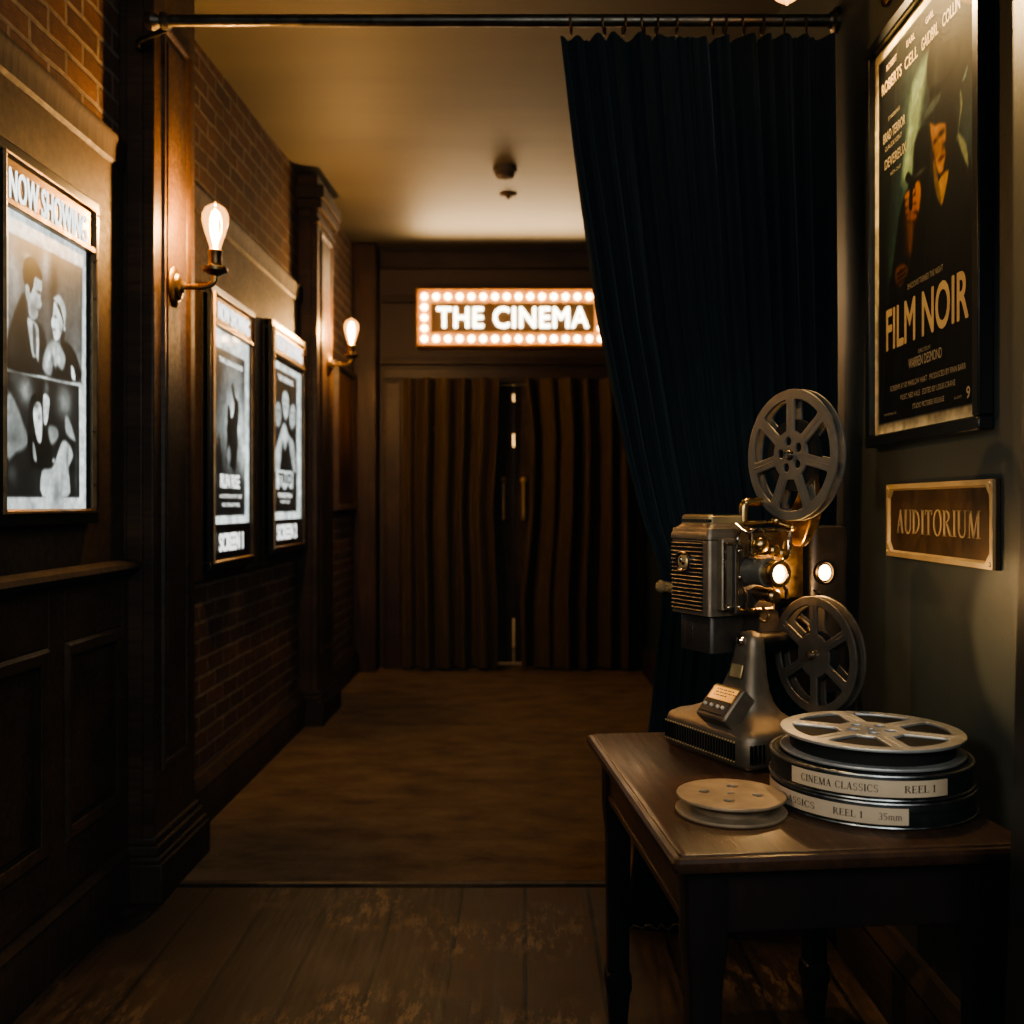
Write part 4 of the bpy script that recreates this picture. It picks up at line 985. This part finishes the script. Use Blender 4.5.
# ------------------------------------------------------------------ the projector (local: x = towards its left flank, y = lens direction, z up)
PHI = R(26)
pj = thing('film_projector', 'vintage film projector with two reels and a glowing lens, on the side table', 'projector', (.53, 2.44, .75), (0, 0, R(180)+PHI))
# world L = (sin, -cos) must be local +y ; n = (-cos, -sin) must be local +x
def PP(a, bb, z): return (bb, a, z-.75)
def superell(ha, hb, z, ca=0, cb=0, p=4, n=64):
    out = []
    for k in range(n):
        t_ = 2*PI*k/n; c, s_ = math.cos(t_), math.sin(t_)
        out.append((cb+hb*math.copysign(abs(c)**(2/p), c), ca+ha*math.copysign(abs(s_)**(2/p), s_), z))
    return out
b = MB()
b.rings([superell(*q) for q in ((.162, .098, .0, 0, .012, 7), (.168, .105, .003, 0, .012, 7), (.173, .112, .010, 0, .012, 7), (.173, .112, .066, 0, .012, 7), (.169, .108, .078, 0, .012, 6.5), (.154, .096, .088, .002, .013, 5.5), (.126, .078, .098, .008, .015, 4.5),
       (.098, .062, .112, .018, .018, 4), (.078, .050, .132, .028, .020, 3.6), (.060, .040, .162, .040, .022, 3.3), (.048, .034, .20, .050, .023, 3), (.040, .029, .24, .057, .024, 3), (.036, .026, .268, .061, .025, 3), (.031, .023, .286, .063, .025, 3), (.021, .017, .298, .064, .025, 2.6), (.006, .006, .302, .064, .025, 2.2))])
b.build('pedestal', 'hammer', pj, smooth=60)
b = MB()
for k in range(27):
    y = -.145+k*.0105
    b.box(.1225, .1265, y-.0018, y+.0018, .020, .058)
b.build('vent_ribs', 'iron', pj)
b = MB()
for k in range(27):
    y = -.145+k*.0105
    for zz in (.017, .061): b.sphere((.1245, y, zz), .0024, seg=6)
b.build('vent_studs', 'goldlabel', pj)
b = MB()
for k in range(4): b.box(.106-k*.011, .111-k*.011, .169, .1745, .018, .060)
b.build('front_vent', 'iron', pj)
b = MB()
for zz in (.0035,): b.rings([superell(.174, .113, zz, 0, .012, 7), superell(.174, .113, zz+.004, 0, .012, 7)], cap=False)
b.build('base_trim', 'darkbrass', pj)
# control console on the flank
cp = bpy.data.objects.new('control_panel', None)
COL.objects.link(cp); cp.parent = pj; cp.location = (.098, .050, .132); cp.rotation_euler = (0, R(48), 0)
b = MB(); b.rings([[(x, y, -.03) for x, y in rr_rect(-.046, .046, -.056, .056, .008)], [(x, y, .008) for x, y in rr_rect(-.046, .046, -.056, .056, .008)], [(x, y, .012) for x, y in rr_rect(-.042, .042, -.052, .052, .008)]]); b.build('console', 'hammer', cp, smooth=40)
b = MB(); b.box(-.037, -.002, -.045, .045, .012, .0135); b.build('dial_plate', 'goldlabel', cp)
b = MB(); b.box(-.001, .036, -.046, .046, .012, .016); b.build('switch_plate', 'ink', cp, bevel=.002)
for y in (-.032, -.008, .016, .034):
    b = MB(); b.lathe_at((.017, y, .015), (0, 0, 1), [(.0045, 0), (.004, .006), (.001, .0065)], 14); b.build('knob', 'knobwhite', cp)
b = MB()
for i, (x, wd) in enumerate(((-.030, .05), (-.022, .062), (-.014, .04))):
    for k in range(int(wd/.006)): b.box(x-.0015, x+.0015, -.03+k*.008, -.03+k*.008+.004+.002*((k*7+i) % 2), .0136, .0139)
b.build('dial_markings', 'ink', cp)
bd = MB(); bd.box(-.016, .016, -.021, .021, 0, .005)
o = bd.build('badge', 'goldlabel', pj, bevel=.002); o.location = (.060, .058, .208); o.rotation_euler = (0, R(76), 0)
b = MB(); b.lathe_at((.051, .060, .280), (1, 0, 0), [(.012, -.012), (.012, .005), (.008, .009), (.001, .010)], 20); b.build('pivot_bolt', 'chrome', pj)
b = MB(); b.cyl(PP(.055, .03, 1.022), PP(.055, -.12, 1.022), .024); b.build('pivot_barrel', 'iron', pj)
# lower works and rear housing
def rbox(bb, x0, x1, y0, y1, z0, z1, c=.012, n=4):       # upright box with rounded vertical edges and softened top
    bb.rings([[(x, y, z0) for x, y in rr_rect(x0, x1, y0, y1, c, n)], [(x, y, z1-c*.5) for x, y in rr_rect(x0, x1, y0, y1, c, n)], [(x, y, z1-c*.15) for x, y in rr_rect(x0+c*.15, x1-c*.15, y0+c*.15, y1-c*.15, c, n)], [(x, y, z1) for x, y in rr_rect(x0+c*.5, x1-c*.5, y0+c*.5, y1-c*.5, c*.8, n)]])
b = MB(); rbox(b, -.19, .10, -.115, .0, .27, .53, .01); b.build('chassis', 'hammer_dark', pj)
b = MB(); rbox(b, -.348, -.222, -.125, .0, .12, .546, .022, 6); b.build('rear_housing', 'hammer_dark', pj, smooth=40)
b = MB(); b.lathe_at((-.257, .0, .428), (0, 1, 0), [(.030, -.003), (.030, .006), (.026, .010), (.024, .006)], 32, ); b.build('rear_lens_ring', 'darkbrass', pj)
b = MB(); b.lathe_at((-.257, .0, .428), (0, 1, 0), [(.0245, -.002), (.0245, .004), (.016, .008), (.001, .010)], 32); o = b.build('rear_lens', 'lamp', pj); o['label'] = 'glowing round rear lens'
b = MB(); b.tube([(-.215, .01, .385), (-.235, .02, .375), (-.25, .012, .366)], .003, 8); b.sphere((-.25, .012, .366), .006); b.build('latch', 'chrome', pj)
# lamp house
LX1 = .120
b = MB(); rbox(b, -.02, LX1, -.129, .028, .335, .545, .010); b.build('lamp_house', 'hammer', pj, smooth=40)
b = MB()
b.rings([[(x, y, z) for x, y in rr_rect(-.02+i, LX1-i, -.129+i, .028-i, .012)] for i, z in ((.0, .515), (-.003, .518), (-.003, .530), (.004, .543), (.014, .552), (.016, .556))]); b.build('lamp_house_cap', 'hammer', pj, smooth=40)
b = MB(); b.rings([[(x, y, z) for x, y in rr_rect(.0, .105, -.112, .010, .014)] for z in (.552, .572)] + [[(x, y, .577) for x, y in rr_rect(.006, .099, -.106, .004, .012)]]); b.build('top_vent', 'goldlabel', pj, smooth=40)
b = MB()
for k in range(14):
    y = -.106+k*.0085
    b.box(.098, .1065, y, y+.0045, .558, .566)
    b.box(.012, .092, y, y+.003, .5765, .5782)
b.build('top_slots', 'black', pj)
b = MB(); b.box(LX1-.002, LX1+.0005, -.122, .004, .343, .512); b.build('grille_back', 'black', pj)
b = MB()
for k in range(17):
    z = .346+k*.0100
    b.rings([[(LX1-.001, y, z) for y in (-.122, .004)] + [(LX1-.001, y, z+.0036) for y in (.004, -.122)], [(LX1+.005, y, z+.0005) for y in (-.122, .004)] + [(LX1+.004, y, z+.0026) for y in (.004, -.122)]])
b.build('grille_slats', 'hammer', pj, smooth=0)
b = MB()
def oval(cx, cy, rx, ry, z, n=40, p=2.6):
    out = []
    for k in range(n):
        c, s_ = math.cos(2*PI*k/n), math.sin(2*PI*k/n)
        out.append((z, cx+rx*math.copysign(abs(c)**(2/p), c), cy+ry*math.copysign(abs(s_)**(2/p), s_)))
    return out
b.rings([oval(-.068, .462, .029, .025, LX1+.001), oval(-.068, .462, .029, .025, LX1+.008), oval(-.068, .462, .026, .022, LX1+.010), oval(-.068, .462, .022, .0185, LX1+.007)], cap=True)
b.build('emblem_ring', 'chrome', pj, smooth=40)
b = MB(); b.rings([oval(-.068, .462, .021, .0175, LX1+.006), oval(-.068, .462, .017, .014, LX1+.010), oval(-.068, .462, .006, .005, LX1+.0115)])
b.build('emblem', 'goldlabel', pj)
b = MB(); b.rings([oval(-.072, .465, .006, .008, LX1+.010), oval(-.071, .466, .003, .004, LX1+.0135)]); b.rings([oval(-.062, .458, .007, .005, LX1+.010), oval(-.062, .458, .003, .002, LX1+.013)]); b.build('emblem_relief', 'chrome', pj)
b = MB(); rbox(b, .0, .105, -.115, .015, .245, .336, .012); b.build('lamp_house_base', 'hammer_dark', pj)
b = MB(); b.tube([(.1055, -.06, .305), (.1055, -.06, .275)], .003, 8, smooth=False); b.build('base_pin', 'chrome', pj)
# gate plates stacked in front
b = MB(); rbox(b, -.06, .098, .026, .050, .352, .520, .006); b.build('gate_plate', 'hammer', pj)
b = MB(); rect_mould(b, -.055, .094, .356, .512, 0, .008, .004)
for v in b.b.verts: v.co = Vector((v.co.x, .050+v.co.z, v.co.y))
b.build('gate_bead', 'chrome', pj)
b = MB(); rbox(b, -.05, .070, .048, .064, .345, .508, .005); b.build('gate_door', 'hammer_dark', pj)
b = MB(); rect_mould(b, -.045, .068, .349, .502, 0, .006, .004)
for v in b.b.verts: v.co = Vector((v.co.x, .064+v.co.z, v.co.y))
b.build('gate_door_bead', 'brass', pj)
for (x, z) in ((.062, .492), (.060, .43), (.062, .36), (.092, .36)):
    b = MB(); b.sphere((x, .068, z), .006, (1, .8, 1)); b.build('screw', 'chrome', pj)
# lens
LB, LZ = .025, .443
b = MB(); b.lathe_at((LB, .045, LZ), (0, 1, 0), [(.038, 0), (.038, .012), (.033, .018), (.031, .022), (.031, .075), (.034, .078), (.034, .088), (.029, .090)], 40); b.build('lens_mount', 'steel_reel', pj, smooth=30)
b = MB(); b.lathe_at((LB, .125, LZ), (0, 1, 0), [(.028, 0), (.029, .004), (.029, .022), (.031, .026), (.0315, .041), (.030, .045), (.0225, .0455), (.0205, .043), (.0205, .030)], 40); b.build('lens_barrel', 'brass', pj, smooth=30)
b = MB(); b.lathe_at((LB, .150, LZ), (0, 1, 0), [(.0208, 0), (.0208, .010), (.014, .014), (.007, .0155), (.001, .016)], 36); o = b.build('lens_glass', 'lamp', pj, smooth=180); o['label'] = 'glowing front lens glass'
# front panel, knobs, film path
b = MB(); rbox(b, -.155, .0, .0, .040, .372, .532, .006); b.build('front_panel', 'bodybrass', pj)
b = MB(); b.rings([[(-.155, .040, z), (-.120, .048, z), (-.095, .040, z), (-.12, .03, z)] for z in (.375, .50)]); b.build('light_baffle', 'bodybrass', pj, smooth=60)
b = MB(); rbox(b, -.075, .045, .03, .085, .478, .545, .012); b.build('sprocket_cover', 'bodybrass', pj, smooth=40)
b = MB(); rect_mould(b, -.078, .048, .480, .543, 0, .008, .007)
for v in b.b.verts: v.co = Vector((v.co.x, .084+v.co.z, v.co.y))
b.build('cover_bead', 'chrome', pj)
b = MB(); b.sphere((.018, .093, .506), .019, (1, .85, 1)); b.lathe_at((.018, .08, .506), (0, 1, 0), [(.021, 0), (.021, .008), (.012, .010)], 24); b.build('focus_knob', 'brass', pj)
b = MB(); b.lathe_at((-.022, .085, .492), (0, 1, 0), [(.014, 0), (.014, .012), (.010, .016), (.001, .017)], 20); b.lathe_at((-.048, .085, .484), (0, 1, 0), [(.012, 0), (.012, .01), (.008, .014), (.001, .015)], 20); b.build('film_rollers', 'brass', pj)
b = MB(); b.tube([(.058, .05, .555), (.052, .085, .535), (.03, .098, .545), (.008, .10, .528), (-.004, .10, .520)], .0032, 8); b.build('film_guide', 'chrome', pj)
b = MB(); b.tube([(.062, .07, .54), (.074, .075, .52), (.072, .07, .50)], .0035, 8); b.tube([(.045, .088, .478), (.03, .098, .468), (.015, .10, .466), (-.04, .10, .468), (-.062, .095, .485), (-.066, .09, .515)], .0035, 8); b.build('film_loop', 'chrome', pj)
b = MB(); b.cyl((.038, .05, .555), (-.09, .05, .560), .006); b.sphere((-.055, .058, .562), .011); b.cyl((-.055, .05, .56), (-.075, .085, .548), .008, .006); b.sphere((-.078, .09, .546), .009); b.build('tension_arm', 'brass', pj)
b = MB(); b.cyl((.005, .03, .393), (.005, .125, .388), .017, .0165); b.lathe_at((.005, .125, .388), (0, 1, 0), [(.0155, 0), (.0165, .003), (.012, .008), (.006, .009), (.005, .006), (.001, .006)], 24); b.build('exciter_lamp_cover', 'bodybrass', pj)
b = MB(); b.tube([(-.03, .10, .418), (-.045, .105, .402), (-.05, .102, .378)], .005, 8); b.sphere((-.03, .10, .418), .009); b.build('clip', 'chrome', pj)
b = MB(); b.tube([(.055, .07, .405), (.052, .085, .385), (.056, .085, .362), (.04, .09, .350), (.03, .09, .356)], .0028, 8); b.tube([(.02, .10, .36), (.005, .105, .342), (.022, .11, .328), (.035, .105, .336)], .0035, 8); b.build('threading_hook', 'darkbrass', pj)
# carrying handle
b = MB(); b.tube([(-.004, .0, .535), (-.004, .0, .590), (-.009, .0, .602), (-.021, .0, .607), (-.115, .0, .607), (-.128, .0, .602), (-.133, .0, .591), (-.133, .0, .525)], .0105, 14, smooth=True); b.build('carrying_handle', 'brass', pj)
# reel arms and reels
b = MB()
arm = []
for z, hx, ya, yb in ((.500, .016, .055, .085), (.515, .026, .045, .100), (.545, .032, .04, .118), (.575, .034, .045, .13), (.62, .022, .07, .135), (.70, .015, .09, .125), (.735, .012, .095, .118)):
    arm.append([(x-.118, y, z) for x, y in rr_rect(-hx*.5, hx*.5, ya, yb, .006)])
b.rings(arm); b.build('upper_reel_arm', 'bodybrass', pj, smooth=60)
b = MB(); b.cyl((-.118, .106, .7185), (-.045, .106, .7185), .008); b.build('upper_spindle', 'chrome', pj)
b = MB(); b.tube([(-.13, -.02, .34), (-.135, .06, .31), (-.135, .14, .26), (-.135, .162, .2506)], lambda t_: .022-.008*t_, 12); b.build('lower_reel_arm', 'iron', pj)
b = MB(); b.cyl((-.135, .1624, .2506), (-.06, .1624, .2506), .008); b.build('lower_spindle', 'chrome', pj)
# reel axis: local +z -> projector +x
up = reel(pj, 'supply_reel', .154, .022, 7, 'steel_reel', R(90), 5, .55, .15)
up.location = (-.071, .106, .7185); up.rotation_euler = (PI/2, 0, PI/2)
lo = reel(pj, 'take_up_reel', .135, .026, 6, 'dark_reel', R(90), 0, .42, .14)
lo.location = (-.093, .1624, .2506); lo.rotation_euler = (PI/2, 0, PI/2)

# ------------------------------------------------------------------ lights
def light(name, kind, loc, energy, col, **kw):
    d = bpy.data.lights.new(name, kind); d.energy = energy; d.color = col
    for k, v in kw.items(): setattr(d, k, v)
    o = bpy.data.objects.new(name, d); COL.objects.link(o); o.location = loc; return o
def aim(o, p): o.rotation_euler = (Vector(p)-o.location).to_track_quat('-Z', 'Y').to_euler()
WARM = (1.0, .66, .34)
for dz, e in ((.060, .8), (.088, 1.0), (.115, .9)):
    light('near_sconce_light', 'POINT', (WX+.12+.155, 3.60, 2.265+dz), 19*e, WARM, shadow_soft_size=.0155)
    light('far_sconce_light', 'POINT', (WX+.12+.155, 6.42, 2.375+dz), 19*e, WARM, shadow_soft_size=.0155)
o = light('picture_lamp_light', 'SPOT', (.718, 2.74, 2.785), 80, (1.0, .80, .54), spot_size=R(92), spot_blend=.6, shadow_soft_size=.018); aim(o, (1.0, 2.26, 2.0))
o = light('sign_wash', 'AREA', (-.106, 7.95, 3.16), 12, (1.0, .68, .36), shape='RECTANGLE', size=1.5, size_y=.2, spread=R(130)); aim(o, (-.106, 7.45, 3.45))
o = light('table_fill', 'SPOT', (-.85, -.1, 1.85), 80, (1.0, .93, .82), spot_size=R(36), spot_blend=.8, shadow_soft_size=.2); aim(o, (.62, 2.25, 1.18))  # unseen soft spot added near the camera to light the table
o = light('left_wall_fill', 'AREA', (.65, -1.0, 2.5), 50, (.86, .95, 1.0), size=1.3); aim(o, (-.9, 2.7, .9))  # unseen cool area light added to lift the near left wall
o = light('beyond_door_light', 'AREA', (-.1, 8.7, 2.2), 40, (1.0, .74, .42), size=.8); aim(o, (-.1, 9.5, 1.2))
def pw_(a, bb, z): return tuple(pj.matrix_basis @ Vector(PP(a, bb, z)))
light('panel_fill', 'POINT', pw_(.105, -.070, 1.185), 2.6, (1.0, .6, .25), shadow_soft_size=.008)  # point light added beside the lens to brighten the brass front panel
o = light('projector_beam', 'SPOT', pw_(.172, .025, 1.193), 7, (1.0, .66, .32), spot_size=R(46), spot_blend=.5, shadow_soft_size=.01); aim(o, (1.0, 2.07, 1.08))

w = bpy.data.worlds.new('world'); SC.world = w; w.use_nodes = True
w.node_tree.nodes['Background'].inputs[0].default_value = (.05, .08, .1, 1); w.node_tree.nodes['Background'].inputs[1].default_value = .05

# ------------------------------------------------------------------ camera
cd = bpy.data.cameras.new('camera'); cam = bpy.data.objects.new('camera', cd); COL.objects.link(cam)
cam.location = (0, 0, 1.35); cam.rotation_euler = (PI/2, 0, 0)
cd.sensor_width = 36; cd.lens = 36*1000/1024; cd.shift_x = -13/1024; cd.shift_y = -7/1024; cd.clip_start = .02
cd.dof.use_dof = True; cd.dof.focus_distance = 2.25; cd.dof.aperture_fstop = 3.0
SC.camera = cam
SC.view_settings.view_transform = 'AgX'; SC.view_settings.look = 'AgX - Medium High Contrast'; SC.view_settings.exposure = 0.4
cm = SC.view_settings.curve_mapping; SC.view_settings.use_curve_mapping = True
cm.black_level = (-.0008, -.0016, -.0018); cm.update()
SC.cycles.max_bounces = 8; SC.cycles.transparent_max_bounces = 16; SC.cycles.sample_clamp_indirect = 4; SC.cycles.blur_glossy = .5
SC.cycles.use_denoising = True; SC.cycles.caustics_reflective = False; SC.cycles.caustics_refractive = False
